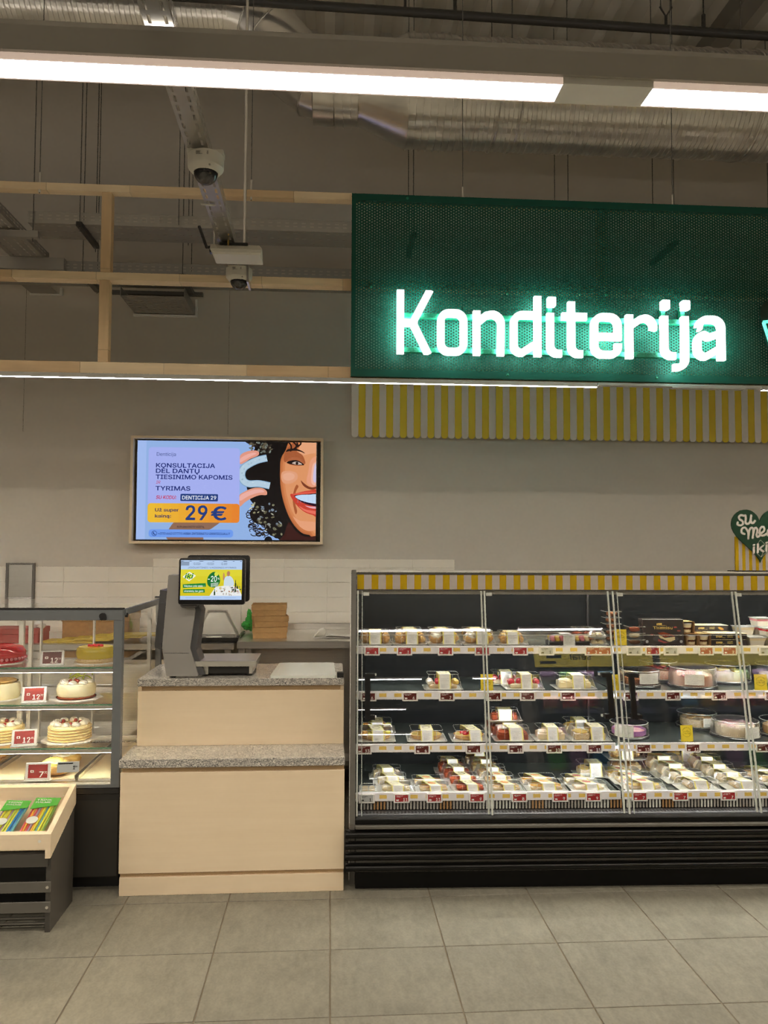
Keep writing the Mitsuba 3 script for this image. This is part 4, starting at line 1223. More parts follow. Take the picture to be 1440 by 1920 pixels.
# ------------------------------------------------------------------ glass cake case
k = thing('cake_case', 'grey framed glass display case with three lit glass shelves of cakes', 'display case')
CASE = k
GX, GL, GY0, GY1 = -0.957, -2.30, 3.75, 4.62
part(k, 'front_frame', cat(bx(GL, GX, GY0, GY0 + 0.04, 1.242, 1.293, 0.002), bx(GX - 0.04, GX, GY0, GY0 + 0.04, 0.478, 1.242, 0.002), bx(GL, GL + 0.04, GY0, GY0 + 0.04, 0.478, 1.242), bx(GL, GX, GY0, GY0 + 0.04, 0.478, 0.494, 0.002)), 'mat_case_grey')
part(k, 'top_edge', bx(GL, GX + 0.002, GY0 - 0.004, GY0 + 0.03, 1.293, 1.299), 'mat_black')
part(k, 'top_sheet', pane((GL, GY0 + 0.03, 1.295), (GX, GY0 + 0.03, 1.295), (GX, GY1, 1.295), (GL, GY1, 1.295)), 'mat_glass')
part(k, 'side_frame', cat(bx(GX - 0.01, GX + 0.004, GY0 + 0.04, GY1, 1.262, 1.292, 0.002), bx(GX - 0.03, GX + 0.002, GY1 - 0.03, GY1, 0.478, 1.262, 0.002), bx(GX - 0.02, GX + 0.002, GY0 + 0.04, GY1, 0.478, 0.50)), 'mat_case_grey')
part(k, 'lock', cat(tube([(-1.045, GY0 - 0.016, 1.263), (-1.045, GY0, 1.263)], 0.0145, 16), bx(-1.055, -1.028, GY0 - 0.015, GY0, 1.243, 1.262, 0.003)), 'mat_black')
part(k, 'hinge', cat(tube([(GX - 0.002, GY0 + 0.06, 1.262), (GX + 0.008, GY0 + 0.06, 1.262)], 0.01, 12), bx(GX - 0.03, GX, GY1 - 0.06, GY1 - 0.04, 1.296, 1.304)), 'mat_black')
part(k, 'front_pane', pane((GL + 0.03, GY0 + 0.018, 0.49), (GX - 0.038, GY0 + 0.018, 0.49), (GX - 0.038, GY0 + 0.018, 1.245), (GL + 0.03, GY0 + 0.018, 1.245)), 'mat_glass')
part(k, 'side_pane', pane((GX - 0.006, GY0 + 0.04, 0.5), (GX - 0.006, GY1 - 0.03, 0.5), (GX - 0.006, GY1 - 0.03, 1.262), (GX - 0.006, GY0 + 0.04, 1.262)), 'mat_glass')
part(k, 'side_wall', bx(GL, GL + 0.01, GY0 + 0.04, GY1, 0.49, 1.292), 'mat_case_grey')
for i, (zt, zb) in enumerate(((1.012, 0.988), (0.837, 0.815), (0.634, 0.610))):
    part(k, 'glass_shelf', pane((GL + 0.04, 3.868, zt), (GX - 0.045, 3.868, zt), (GX - 0.045, 4.44, zt), (GL + 0.04, 4.44, zt)), 'mat_glass')
    part(k, 'shelf_edge', bx(GL + 0.04, GX - 0.045, 3.864, 3.868, zt - 0.007, zt), 'mat_glass_edge')
    part(k, 'shelf_rail', bx(GL + 0.04, GX - 0.045, 3.868, 3.892, zb - 0.001, zt - 0.0075, 0.002), 'mat_zinc_tray')
    part(k, 'led_bar', bx(GL + 0.05, GX - 0.05, 3.871, 3.881, zb - 0.0035, zb - 0.001), 'mat_lens', light=CASE_LIGHT, weight=0.9)
part(k, 'door_frame', cat(*[bx(x, x + w_, 4.575, 4.60, 0.50, 1.262) for x, w_ in ((-1.735, 0.026), (-1.683, 0.02), (-1.03, 0.02), (-1.62, 0.008), (-1.33, 0.008))], bx(GL, GX - 0.03, 4.575, 4.60, 1.235, 1.262), bx(GL, GX - 0.03, 4.575, 4.60, 0.5, 0.52)), 'mat_cream')
part(k, 'sliding_door', pane((-1.70, 4.585, 0.52), (-1.0, 4.585, 0.52), (-1.0, 4.585, 1.235), (-1.70, 4.585, 1.235)), 'mat_glass')
part(k, 'sliding_door', pane((GL + 0.02, 4.595, 0.52), (-1.71, 4.595, 0.52), (-1.71, 4.595, 1.235), (GL + 0.02, 4.595, 1.235)), 'mat_glass')
part(k, 'deck', bx(GL + 0.01, GX - 0.02, 3.79, 4.57, 0.470, 0.484), 'mat_steel')
part(k, 'air_grille', cat(*[bx(x, x + 0.008, 4.50, 4.53, 0.484, 0.505) for x in np.arange(GL + 0.03, GX - 0.04, 0.017)]), 'mat_black')
part(k, 'base', bx(GL, GX - 0.003, 3.765, 4.60, 0.07, 0.445, 0.006), 'mat_base_black')
part(k, 'base_trim', cat(bx(GL, GX, 3.755, 4.60, 0.448, 0.478, 0.003), bx(GL, GX - 0.002, 3.762, 3.775, 0.42, 0.448)), 'mat_black')
part(k, 'plinth', bx(GL, GX - 0.02, 3.84, 4.60, 0.0, 0.07), 'mat_black')


def cake_board(t, x, y, z, r, mat='mat_paper_white', wob=0.06, seed=0):
    a = np.linspace(0, 2 * np.pi, 40)
    p = [(x + r * (1 + wob * math.sin(9 * q + seed)) * math.cos(q), y + r * (1 + wob * math.sin(9 * q + seed)) * math.sin(q)) for q in a[:-1]]
    part(t, 'cake_board', prism(Polygon(p), 0.003, 'xy', z), mat)


def round_cake(t, x, y, z, r, h, mat, name='sponge', bulge=0.004, smooth=40):
    part(t, name, lathe([(0, z), (r - 0.004, z), (r, z + 0.006), (r + bulge, z + h * 0.5), (r, z + h - 0.008), (r - 0.008, z + h), (0, z + h)], 44, (x, y, 0)), mat, smooth)


def swirl(x, y, z, s):
    return lathe([(0, z), (s, z), (s * 1.08, z + s * 0.3), (s * 0.98, z + s * 0.6), (s * 0.72, z + s * 0.88), (s * 0.34, z + s * 1.04), (0, z + s * 1.1)], 14, (x, y, 0))


SZ = (1.0125, 0.8375, 0.6345)
# upper shelf
t = thing('cake', 'yellow glazed cake with red berries on the top shelf of the cake case', 'cake', None)
round_cake(t, -1.155, 4.03, SZ[0] + 0.022, 0.088, 0.056, 'mat_glaze_yellow', 'glaze')
round_cake(t, -1.155, 4.03, SZ[0] + 0.003, 0.092, 0.02, 'mat_crumb', 'crumb_base')
for i, (dx, dy) in enumerate(((-0.03, -0.01), (-0.015, -0.02), (0.0, -0.012), (0.012, -0.024), (0.026, -0.008), (0.01, 0.005), (-0.01, 0.008), (0.035, -0.02))):
    part(t, 'berry', ball(0.0075, (-1.155 + dx, 4.03 + dy, SZ[0] + 0.083), sub=1), 'mat_berry', True)
cake_board(t, -1.155, 4.03, SZ[0], 0.104, 'mat_paper_white', 0.03)
t = thing('cake', 'glossy red glazed cake at the left edge on the top shelf of the cake case', 'cake', None)
part(t, 'glaze', lathe([(0.105, SZ[0] + 0.018), (0.118, SZ[0] + 0.03), (0.12, SZ[0] + 0.05), (0.105, SZ[0] + 0.074), (0.07, SZ[0] + 0.084), (0.035, SZ[0] + 0.072), (0, SZ[0] + 0.068)], 44, (-1.625, 4.05, 0)), 'mat_glaze_red', True)
round_cake(t, -1.625, 4.05, SZ[0] + 0.003, 0.112, 0.018, 'mat_berry', 'base')
part(t, 'cream_border', cat(*[ball(0.008, (-1.625 + 0.118 * math.cos(a), 4.05 + 0.118 * math.sin(a), SZ[0] + 0.022), sub=1) for a in np.linspace(0, 6.1, 34)]), 'mat_pink', True)
cake_board(t, -1.625, 4.05, SZ[0], 0.13, 'mat_paper_white', 0.02)
# middle shelf
t = thing('cake', 'white cream cake with lime curls and berries on the middle shelf of the cake case', 'cake', None)
cx, cy, cz = -1.245, 4.03, SZ[1]
round_cake(t, cx, cy, cz + 0.014, 0.088, 0.062, 'mat_cream_food', 'cream')
round_cake(t, cx, cy, cz + 0.003, 0.09, 0.012, 'mat_choc_red', 'base')
for a in np.linspace(0, 2 * np.pi, 9)[:-1]:
    part(t, 'cream_swirl', swirl(cx + 0.062 * math.cos(a), cy + 0.062 * math.sin(a), cz + 0.072, 0.02), 'mat_cream_white', True)
rr_ = random.Random(2)
for i in range(7):
    ox, oy, ph = rr_.uniform(-0.045, 0.05), rr_.uniform(-0.04, 0.02), rr_.random() * 6
    part(t, 'lime_curl', tube([(cx + ox + 0.022 * math.cos(q + ph), cy + oy + 0.006 * math.sin(q), cz + 0.088 + 0.016 * math.sin(q) + 0.004 * i) for q in np.linspace(0.1, 3.2, 8)], 0.0032, 5), 'mat_lime', True)
for dx, dy in ((-0.02, -0.03), (0.018, -0.034), (0.0, -0.012)):
    part(t, 'berry', ball(0.009, (cx + dx, cy + dy, cz + 0.088), sub=1), 'mat_cherry', True)
cake_board(t, cx, cy, cz, 0.122, 'mat_paper_white', 0.05)
t = thing('cake', 'pale brown-topped cake cut by the left edge on the cake case middle shelf', 'cake', None)
cx = -1.625
round_cake(t, cx, 4.04, cz + 0.003, 0.10, 0.075, 'mat_cream_food', 'cream')
round_cake(t, cx, 4.04, cz + 0.078, 0.088, 0.012, 'mat_bake', 'topping')
cake_board(t, cx, 4.04, cz, 0.125, 'mat_paper_white', 0.05, 2)
# lower shelf
for cx, lb, sd in ((-1.275, 'layered cake with cream swirls and cherries beside the lowest glass shelf price sign', 1), (-1.60, 'layered sponge cake with cherries cut by the left edge, on the lowest glass shelf', 5)):
    t = thing('cake', lb, 'cake', None)
    cz, cy = SZ[2], 4.04
    m = lathe([(0, cz + 0.003), (0.096, cz + 0.003)] + [(0.1 + 0.0035 * math.sin(q * 2 * np.pi / 5), cz + 0.006 + 0.0135 / 5 * q) for q in range(24)] + [(0.094, cz + 0.075), (0, cz + 0.075)], 44, (cx, cy, 0))
    part(t, 'sponge', m, 'mat_sponge', 50)
    for i, a in enumerate(np.linspace(0, 2 * np.pi, 11)[:-1]):
        part(t, 'cream_swirl', swirl(cx + 0.072 * math.cos(a + sd), cy + 0.072 * math.sin(a + sd), cz + 0.073, 0.02), 'mat_cream_white', True)
        if i % 2 == 0:
            part(t, 'cherry', ball(0.0095, (cx + 0.048 * math.cos(a + sd + 0.3), cy + 0.048 * math.sin(a + sd + 0.3), cz + 0.082), sub=1), 'mat_cherry', True)
    cake_board(t, cx, cy, cz, 0.128, 'mat_paper_white', 0.05, sd)
# deck
for i, (x0, x1) in enumerate(((-1.80, -1.62), (-1.605, -1.42), (-1.405, -1.19), (-1.175, -0.985))):
    lb = ('steel pastry tray with the orange slab cake on the bottom deck', 'empty steel pastry tray right of the orange slab on the bottom deck', 'steel pastry tray under the iced bun on the bottom deck', 'empty steel pastry tray at the right end of the bottom deck')[i]
    t = thing('pastry_tray', lb, 'tray')
    part(t, 'tray', cat(bx(x0, x1, 3.86, 4.49, 0.4845, 0.488), bx(x0, x0 + 0.003, 3.86, 4.49, 0.488, 0.507), bx(x1 - 0.003, x1, 3.86, 4.49, 0.488, 0.507), bx(x0, x1, 4.487, 4.49, 0.488, 0.507)), 'mat_steel')
    part(t, 'liner', bx(x0 + 0.004, x1 - 0.004, 3.865, 4.485, 0.488, 0.4895), 'mat_tray_tan')
t = thing('cake', 'flat orange slab cake on a tray at the lower left of the cake case', 'cake', None)
part(t, 'sponge', bx(-1.79, -1.63, 3.92, 4.44, 0.4900, 0.515, 0.003), 'mat_crumb')
part(t, 'jelly', bx(-1.789, -1.631, 3.921, 4.439, 0.515, 0.527, 0.004), 'mat_orange_jelly')
for i, (x, y) in enumerate(((-1.30, 4.08), (-1.30, 3.93))):
    t = thing('bun', ('pale iced bun behind, on a tray on the bottom deck of the cake case', 'golden bun in front, half hidden by the small price holder, on the bottom deck')[i], 'bun')
    part(t, 'bread', lump(0.055, (x, y, 0.532), (1.25, 1.1, 0.72), 0.12, 2.2, 4 + i, 3), 'mat_bake', True)
    part(t, 'icing', lump(0.05, (x - 0.006, y - 0.004, 0.545), (1.2, 1.05, 0.62), 0.12, 2.2, 4 + i, 3), 'mat_cream_white' if i == 0 else 'mat_custard', True)

DIGITS = {}


def price_sign(x, y, z, w, h, tone, txt, label, lean=-0.35, yaw=0.0, ink='mat_ink_white'):
    t = thing('price_sign', label, 'price sign', None)
    q = lambda m: moved(turn(turn(m, lean, (1, 0, 0), (0, 0, 0)), yaw, (0, 0, 1), (0, 0, 0)), (x, y, z))
    part(t, 'frame', q(bx(-w / 2, w / 2, 0, 0.009, 0.004, h, 0.002)), 'mat_tag_white')
    t0_, t = t, part(t, 'screen', q(bx(-w * 0.39, w * 0.39, -0.0012, 0.001, h * 0.16, h * 0.90)), tone)
    part(t, 'price', q(moved(letters(txt, h * 0.3, 0.0006, True, width=w * 0.12 * len(txt) + w * 0.06), (-w * 0.06 if len(txt) > 1 else w * 0.06, -0.002, h * 0.21))), ink)
    part(t, 'price', q(moved(letters('70', h * 0.12, 0.0006, True, width=w * 0.11), (w * 0.26, -0.002, h * 0.39))), ink)
    part(t, 'logo', q(cat(bx(-w * 0.30, -w * 0.16, -0.002, -0.001, h * 0.46, h * 0.6))), ink)
    part(t, 'logo', q(cat(bx(-w * 0.26, -w * 0.20, -0.0026, -0.0018, h * 0.5, h * 0.56))), tone)
    part(t0_, 'foot', moved(turn(bx(-w * 0.52, w * 0.52, -0.008, 0.035, 0, 0.004), yaw), (x, y, z)), 'mat_board_clear')


price_sign(-1.325, 3.905, SZ[0], 0.108, 0.074, 'mat_tag_maroon', '12', 'dark red price sign on the top shelf left of the yellow cake', -0.3, 0.15)
price_sign(-1.405, 3.905, SZ[1], 0.11, 0.078, 'mat_tag_red', '12', 'bright red price sign reading 12 on the middle shelf left of the white cake', -0.35, 0.2)
price_sign(-1.445, 3.905, SZ[2], 0.112, 0.078, 'mat_tag_red', '12', 'bright red price sign reading 12 on the lowest glass shelf between two layered cakes', -0.3, 0.2)
price_sign(-1.355, 3.84, 0.4895, 0.112, 0.082, 'mat_tag_red', '7', 'red price sign reading 7 on the bottom deck of the cake case', -0.12, 0.05)

# things seen through the case, on the work table behind
k = thing('carton_box', 'large brown cardboard box on the table behind the cake case', 'box')
part(k, 'body', bx(-1.72, -1.30, 5.25, 5.55, 0.987, 1.14, 0.002), 'mat_kraft')
part(k, 'lid', bx(-1.725, -1.295, 5.245, 5.555, 1.10, 1.155, 0.002), 'mat_kraft')
k = thing('carton_box', 'flat red box with a white bow on the table behind the cake case', 'box')
part(k, 'body', bx(-2.10, -1.80, 5.05, 5.25, 0.987, 1.06, 0.002), 'mat_red_box')
part(k, 'lid', bx(-2.104, -1.796, 5.046, 5.254, 1.04, 1.075, 0.002), 'mat_red_box')
part(k, 'bow', cat(*[lump(0.022, (-1.84 + 0.02 * i, 5.10, 1.09 + 0.012 * (i % 2)), (1.2, 1, 0.8), 0.4, 4, i) for i in range(3)]), 'mat_paper_white', True)
for i in range(5):
    whole('paper_sleeve', turn(bx(-1.78 + 0.1 * i, -1.46 + 0.1 * i, 5.04, 5.20, 0.988 + 0.010 * i, 0.997 + 0.010 * i), 0.08 * (i % 3 - 1), at=(-1.6 + 0.1 * i, 5.12, 0)), 'mat_sleeve_yellow',
          ('lowest', 'second', 'third', 'fourth', 'topmost')[i] + ' flat yellow sleeve of the fanned pile behind the cake case', 'sleeve', 'yellow paper sleeves behind the cake case')

# ------------------------------------------------------------------ sloping promotion bin in front of the case
k = thing('promotion_bin', 'sloping maple tray on a dark slatted stand at the lower left', 'display stand')
BIN = k
X1, X0 = -1.135, -2.15
YF, YB = 3.385, 3.70
sl = lambda y: 0.402 + (y - YF) * (0.514 - 0.402) / (YB - YF)
prof = Polygon([(YF, sl(YF) - 0.098), (YF, sl(YF)), (YB, sl(YB)), (YB + 0.005, sl(YB) - 0.088)])
for xx in (X0, X1 - 0.022):
    part(k, 'tray_side', prism(prof, 0.022, 'yz', xx), 'mat_maple')
part(k, 'tray_front', prism(Polygon([(YF, sl(YF) - 0.062), (YF, sl(YF)), (YF + 0.02, sl(YF + 0.02)), (YF + 0.02, sl(YF) - 0.062)]), X1 - X0 - 0.044, 'yz', X0 + 0.022), 'mat_maple')
part(k, 'tray_back', prism(Polygon([(YB - 0.02, sl(YB) - 0.095), (YB - 0.02, sl(YB - 0.02)), (YB, sl(YB)), (YB, sl(YB) - 0.095)]), X1 - X0 - 0.044, 'yz', X0 + 0.022), 'mat_maple')
fl_ = lambda y: sl(y) - 0.062
part(k, 'tray_floor', prism(Polygon([(YF + 0.01, fl_(YF) - 0.006), (YF + 0.01, fl_(YF)), (YB - 0.01, fl_(YB)), (YB - 0.01, fl_(YB) - 0.006)]), X1 - X0 - 0.044, 'yz', X0 + 0.022), 'mat_maple')
part(k, 'dowel', cat(*[tube([(x, YF - 0.001, sl(YF) - 0.028), (x, YF + 0.01, sl(YF) - 0.028)], 0.006, 12) for x in (X1 - 0.045, X0 + 0.045)]), 'mat_cream')
part(k, 'end_panel', cat(hull([(x, y, z) for x in (X1 - 0.022, X1 - 0.002) for y, z in ((3.403, 0), (3.403, 0.315), (3.69, 0.42), (3.69, 0))])), 'mat_chiller_brown')
part(k, 'end_panel', cat(hull([(x, y, z) for x in (X0 + 0.002, X0 + 0.022) for y, z in ((3.403, 0), (3.403, 0.315), (3.69, 0.42), (3.69, 0))])), 'mat_chiller_brown')
part(k, 'apron', hull([(x, y, z) for x in (X0 + 0.01, X1 - 0.012) for y, z in ((3.392, 0.268), (3.392, 0.318), (3.42, 0.335), (3.42, 0.268))]), 'mat_chiller_brown')
for z0, z1 in ((0.164, 0.207), (0.083, 0.126)):
    s = part(k, 'slat', bx(X0 + 0.004, X1 + 0.0, 3.392, 3.402, z0, z1, 0.0015), 'mat_chiller_grey')
    part(s, 'screw', cat(*[tube([(x, 3.3895, (z0 + z1) / 2), (x, 3.393, (z0 + z1) / 2)], 0.006, 10) for x in (X1 - 0.012, X0 + 0.02)]), 'mat_zinc')
for z0 in (0.052, 0.03):
    part(k, 'slat', bx(X0 + 0.02, X1 - 0.024, 3.41, 3.42, z0, z0 + 0.006), 'mat_chiller_grey')
part(k, 'back_panel', bx(X0 + 0.02, X1 - 0.022, 3.66, 3.68, 0.0, 0.40), 'mat_black')

k = thing('price_sign', 'small white price card in a clear holder on the rim of the wooden bin', 'price sign')
part(k, 'card', moved(turn(turn(bx(-0.047, 0.047, 0, 0.004, 0, 0.046, 0.001), -0.2, (1, 0, 0)), 0.12), (-1.165, 3.675, 0.572)), 'mat_tag_grey')
part(k, 'print', moved(turn(turn(cat(bx(-0.042, 0.02, -0.0015, 0, 0.036, 0.041), moved(letters('1', 0.015, 0.001), (0.018, -0.0015, 0.012)), moved(letters('99', 0.007, 0.001), (0.027, -0.0015, 0.02))), -0.2, (1, 0, 0)), 0.12), (-1.165, 3.675, 0.572)), 'mat_ink_black')
part(k, 'holder', cat(tube([(-1.163, 3.688, 0.475), (-1.163, 3.688, 0.50), (-1.163, 3.685, 0.575)], [0.014, 0.011, 0.009], 12), bx(-1.18, -1.146, 3.668, 3.675, 0.455, 0.515)), 'mat_clear')


def straw_pack(x0, y0, x1, y1, w, label, order):
    """A flat clear bag of drinking straws lying in the bin, from its lower end (x0, y0) to its header (x1, y1)."""
    t = thing('straw_pack', label, 'straw pack', None)
    a, b = np.array([x0, y0, fl_(y0) + 0.006]), np.array([x1, y1, fl_(y1) + 0.032])
    d = b - a
    side = np.cross(d, [0, 0, 1.0])
    side /= np.linalg.norm(side)
    up = np.cross(side, d)
    up /= np.linalg.norm(up)
    n = len(order)
    for i, c in enumerate(order):
        o = side * w * ((i + 0.5) / n - 0.5) + up * (0.008 + 0.004 * (i % 2))
        part(t, 'straw', tube([a + o + d * 0.03, a + o + d * 0.86], w / n * 0.47, 8), 'mat_straw_' + c, True)
    P = lambda u, v, h: a + d * u + side * w * v + up * h
    part(t, 'header_card', hull([P(0.70, -0.52, 0.020), P(0.98, -0.52, 0.020), P(0.80, 0.52, 0.020), P(0.98, 0.52, 0.020), P(0.70, -0.52, 0.021), P(0.98, -0.52, 0.021), P(0.80, 0.52, 0.021), P(0.98, 0.52, 0.021)]), 'mat_header_green')
    part(t, 'round_print', hull([P(0.45 + 0.09 * math.sin(q), -0.2 + 0.24 * math.cos(q), hh) for q in np.linspace(0, 6.2, 14) for hh in (0.0185, 0.019)]), 'mat_board_clear')
    part(t, 'bag', hull([P(0, -0.54, 0.0), P(0, 0.54, 0.0), P(1.1, -0.54, 0.012), P(1.1, 0.54, 0.012), P(0.02, -0.52, 0.018), P(0.02, 0.52, 0.018), P(0.95, -0.52, 0.024), P(0.95, 0.52, 0.024)]), 'mat_clear')
    for s, h, u in (('TRINK', 0.008, 0.90), ('HALME', 0.008, 0.845)):
        m = letters(s, h, 0.0006, True, width=w * 0.62)
        v = np.array(m.vertices)
        R = np.stack([side, -up, d / np.linalg.norm(d)], 1)
        m = trimesh.Trimesh(P(u, -0.42, 0.0225) + v @ R.T, m.faces, process=False)
        part(t, 'lettering', m, 'mat_ink_white')


straw_pack(-1.37, 3.415, -1.345, 3.62, 0.105, 'pack of coloured straws with green header card, left of two in the bin', ['violet', 'yellow', 'lime', 'yellow', 'violet', 'lime', 'yellow', 'blue', 'blue', 'teal'])
straw_pack(-1.242, 3.415, -1.226, 3.635, 0.105, 'pack of coloured straws under a green header card, the right one beside the bin wall', ['red', 'orange', 'red', 'violet', 'orange', 'yellow', 'teal', 'yellow', 'lime', 'green'])
for i, (x, y, lb) in enumerate(((-1.470, 3.52, 'small black candle pack with a white label left of the straw packs'), (-1.575, 3.50, 'black pack with an orange picture at the left edge of the bin'))):
    t = thing('candle_pack', lb, 'pack', None)
    q = lambda m: turn(turn(m, 0.34, (1, 0, 0), (x, y, fl_(y))), -0.18, (0, 0, 1), (x, y, 0))
    z = fl_(y) + 0.004
    part(t, 'card', q(bx(x - 0.045, x + 0.045, y - 0.08, y + 0.06, z, z + 0.008, 0.002)), 'mat_box_black')
    part(t, 'print', q(bx(x - 0.03, x + 0.03, y - 0.02, y + 0.015, z + 0.008, z + 0.009)), 'mat_paper_white' if i == 0 else 'mat_orange_jelly')
    part(t, 'window', q(bx(x - 0.035, x + 0.03, y - 0.075, y - 0.035, z + 0.008, z + 0.012, 0.001)), 'mat_orange_jelly' if i == 0 else 'mat_red_box')

# ------------------------------------------------------------------ chiller with sliding glass doors
FRAME.append(trimesh.transformations.rotation_matrix(-0.030, (0, 0, 1), (0.10, 3.74, 0)))
k = thing('chiller', 'long dark chilled display cabinet with glass doors, striped top band and black bumper rails', 'chiller')
CH = k
FX0, FX1 = 0.100, 3.95
yd = lambda z: 3.725 + (z - 0.345) * 0.2142
side = Polygon([(3.70, 0.285), (3.70, 0.31), (3.945, 1.456), (4.62, 1.456), (4.62, 0.0), (3.80, 0.0), (3.80, 0.25), (3.72, 0.25)])
for x, nm in ((FX0, 'side_panel'), (FX1 - 0.026, 'side_panel')):
    part(k, nm, prism(side, 0.026, 'yz', x), 'mat_chiller_grey')
part(k, 'side_cladding', prism(side.buffer(-0.012), 0.003, 'yz', FX0 - 0.003), 'mat_steel')
part(k, 'top', bx(FX0 + 0.026, FX1 - 0.026, 3.96, 4.62, 1.44, 1.456), 'mat_chiller_top')
part(k, 'back_panel', bx(FX0 + 0.026, FX1 - 0.026, 4.60, 4.62, 0.0, 1.44), 'mat_chiller_brown')
li = pane((FX0 + 0.026, 4.36, 0.36), (FX1 - 0.026, 4.36, 0.36), (FX1 - 0.026, 4.36, 1.42), (FX0 + 0.026, 4.36, 1.42))
part(k, 'liner', li, 'mat_liner', uv=np.array([[0, 0], [3.8, 0], [3.8, 1.06], [0, 1.06]]))
part(k, 'divider', bx(1.402, 1.412, 4.34, 4.36, 0.41, 1.40), 'mat_black')
part(k, 'canopy', cat(bx(FX0 + 0.026, FX1 - 0.026, 3.952, 3.99, 1.450, 1.4615, 0.001), bx(FX0 + 0.026, FX1 - 0.026, 3.952, 3.99, 1.370, 1.377, 0.001)), 'mat_chiller_brown')
st = bx(FX0 + 0.028, FX1 - 0.028, 3.955, 3.985, 1.377, 1.450)
part(k, 'striped_band', st, 'mat_stripes', uv=boxuv(st) - [FX0 + 0.030, 0])
part(k, 'canopy_underside', cat(bx(FX0 + 0.026, FX1 - 0.026, 3.975, 4.36, 1.400, 1.41), bx(FX0 + 0.026, FX1 - 0.026, 3.978, 3.99, 1.352, 1.372)), 'mat_lamp_body')
part(k, 'led_bar', bx(FX0 + 0.04, FX1 - 0.04, 3.998, 4.012, 1.388, 1.398), 'mat_lens', light=CHILLER_LIGHT, weight=1.2)
LEV = {'T': (3.935, 1.099), 'S': (3.890, 0.884), 'H': (3.870, 0.634), 'B': (3.800, 0.423)}
SEC = ((0.127, 1.400), (1.414, 2.665), (2.68, 3.92))
for nm, (ry, rz) in LEV.items():
    for x0, x1 in SEC:
        if nm != 'B':
            part(k, 'shelf', bx(x0, x1, ry + 0.012, 4.35, rz - 0.022, rz - 0.004, 0.001), 'mat_shelf')
        else:
            part(k, 'deck', bx(x0, x1, ry + 0.012, 4.35, rz - 0.03, rz - 0.012, 0.001), 'mat_shelf')
        m = turn(bx(x0, x1, ry, ry + 0.010, rz - 0.040, rz, 0.0015), -0.05, (1, 0, 0), (0, ry, rz))
        part(k, 'price_rail', m, 'mat_rail', uv=boxuv(m) - [0.02, rz - 0.04])
    if nm != 'B':
        part(k, 'led_bar', bx(FX0 + 0.05, FX1 - 0.05, ry + 0.014, ry + 0.026, rz - 0.031, rz - 0.0225), 'mat_lens', light=CHILLER_LIGHT, weight=1.2)
for x0, x1 in SEC[:2]:
    part(k, 'product_guard', cat(*[pane((x0 + 0.01, ry + 0.016, rz - 0.004), (x1 - 0.01, ry + 0.016, rz - 0.004), (x1 - 0.01, ry + 0.016, rz + 0.05), (x0 + 0.01, ry + 0.016, rz + 0.05)) for ry, rz in (LEV['T'],)]), 'mat_clear')
    part(k, 'guard_edge', bx(x0 + 0.01, x1 - 0.01, LEV['T'][0] + 0.015, LEV['T'][0] + 0.0175, LEV['T'][1] + 0.05, LEV['T'][1] + 0.0525), 'mat_plastic_edge')
part(k, 'rear_riser', cat(bx(0.15, 1.38, 4.27, 4.275, 1.095, 1.135), bx(1.43, 2.6, 4.30, 4.305, 1.095, 1.13)), 'mat_steel')
gx = np.arange(0.15, 2.75, 0.0158)
rg = random.Random(8)
gm = [('lamp_body', 'plastic_edge', 'lamp_body', 'kraft')[int(4 * rg.random())] for _ in range(len(gx) // 4 + 1)]
for c in ('lamp_body', 'plastic_edge', 'kraft'):
    part(k, 'front_grille', cat(*[bx(x, x + 0.0085, 3.806, 3.81, 0.342, 0.384) for i, x in enumerate(gx) if gm[i // 4] == c]), 'mat_' + c)
part(k, 'grille_back', bx(FX0 + 0.03, FX1 - 0.03, 3.812, 3.83, 0.30, 0.405), 'mat_black')
part(k, 'vent_strip', cat(bx(FX0 + 0.03, FX1 - 0.03, 3.735, 3.80, 0.334, 0.340)), 'mat_scale_dark')
part(k, 'vent_hole', cat(*[bx(x, x + 0.008, 3.755, 3.785, 0.3398, 0.3405) for x in np.arange(0.16, 2.72, 0.0165)]), 'mat_black')
part(k, 'door_sill', bx(FX0 + 0.026, FX1 - 0.026, 3.688, 3.74, 0.312, 0.338, 0.004), 'mat_handle_black')
part(k, 'sill_trim', bx(FX0 + 0.026, FX1 - 0.026, 3.672, 3.70, 0.296, 0.311, 0.003), 'mat_chiller_grey')
part(k, 'front_panel', bx(FX0 + 0.005, FX1 - 0.005, 3.70, 3.74, 0.095, 0.297), 'mat_chiller_grey')
part(k, 'panel_joint', bx(FX0 + 0.024, FX0 + 0.030, 3.6985, 3.701, 0.095, 0.297), 'mat_black')
for z in (0.270, 0.220, 0.170, 0.120):
    pr_ = [(3.70, z + 0.016)] + [(3.684 + 0.017 * math.cos(a), z + 0.016 * math.sin(a)) for a in np.linspace(np.pi / 2, 3 * np.pi / 2, 9)] + [(3.70, z - 0.016)]
    part(k, 'bumper_rail', prism(Polygon(pr_), FX1 - FX0 + 0.03, 'yz', FX0 - 0.018), 'mat_bumper', 40)
part(k, 'kick_plate', bx(FX0 + 0.028, FX1 - 0.03, 3.742, 3.76, 0.004, 0.10), 'mat_handle_black')
part(k, 'plinth', bx(FX0 + 0.03, FX1 - 0.03, 3.76, 4.60, 0, 0.10), 'mat_black')

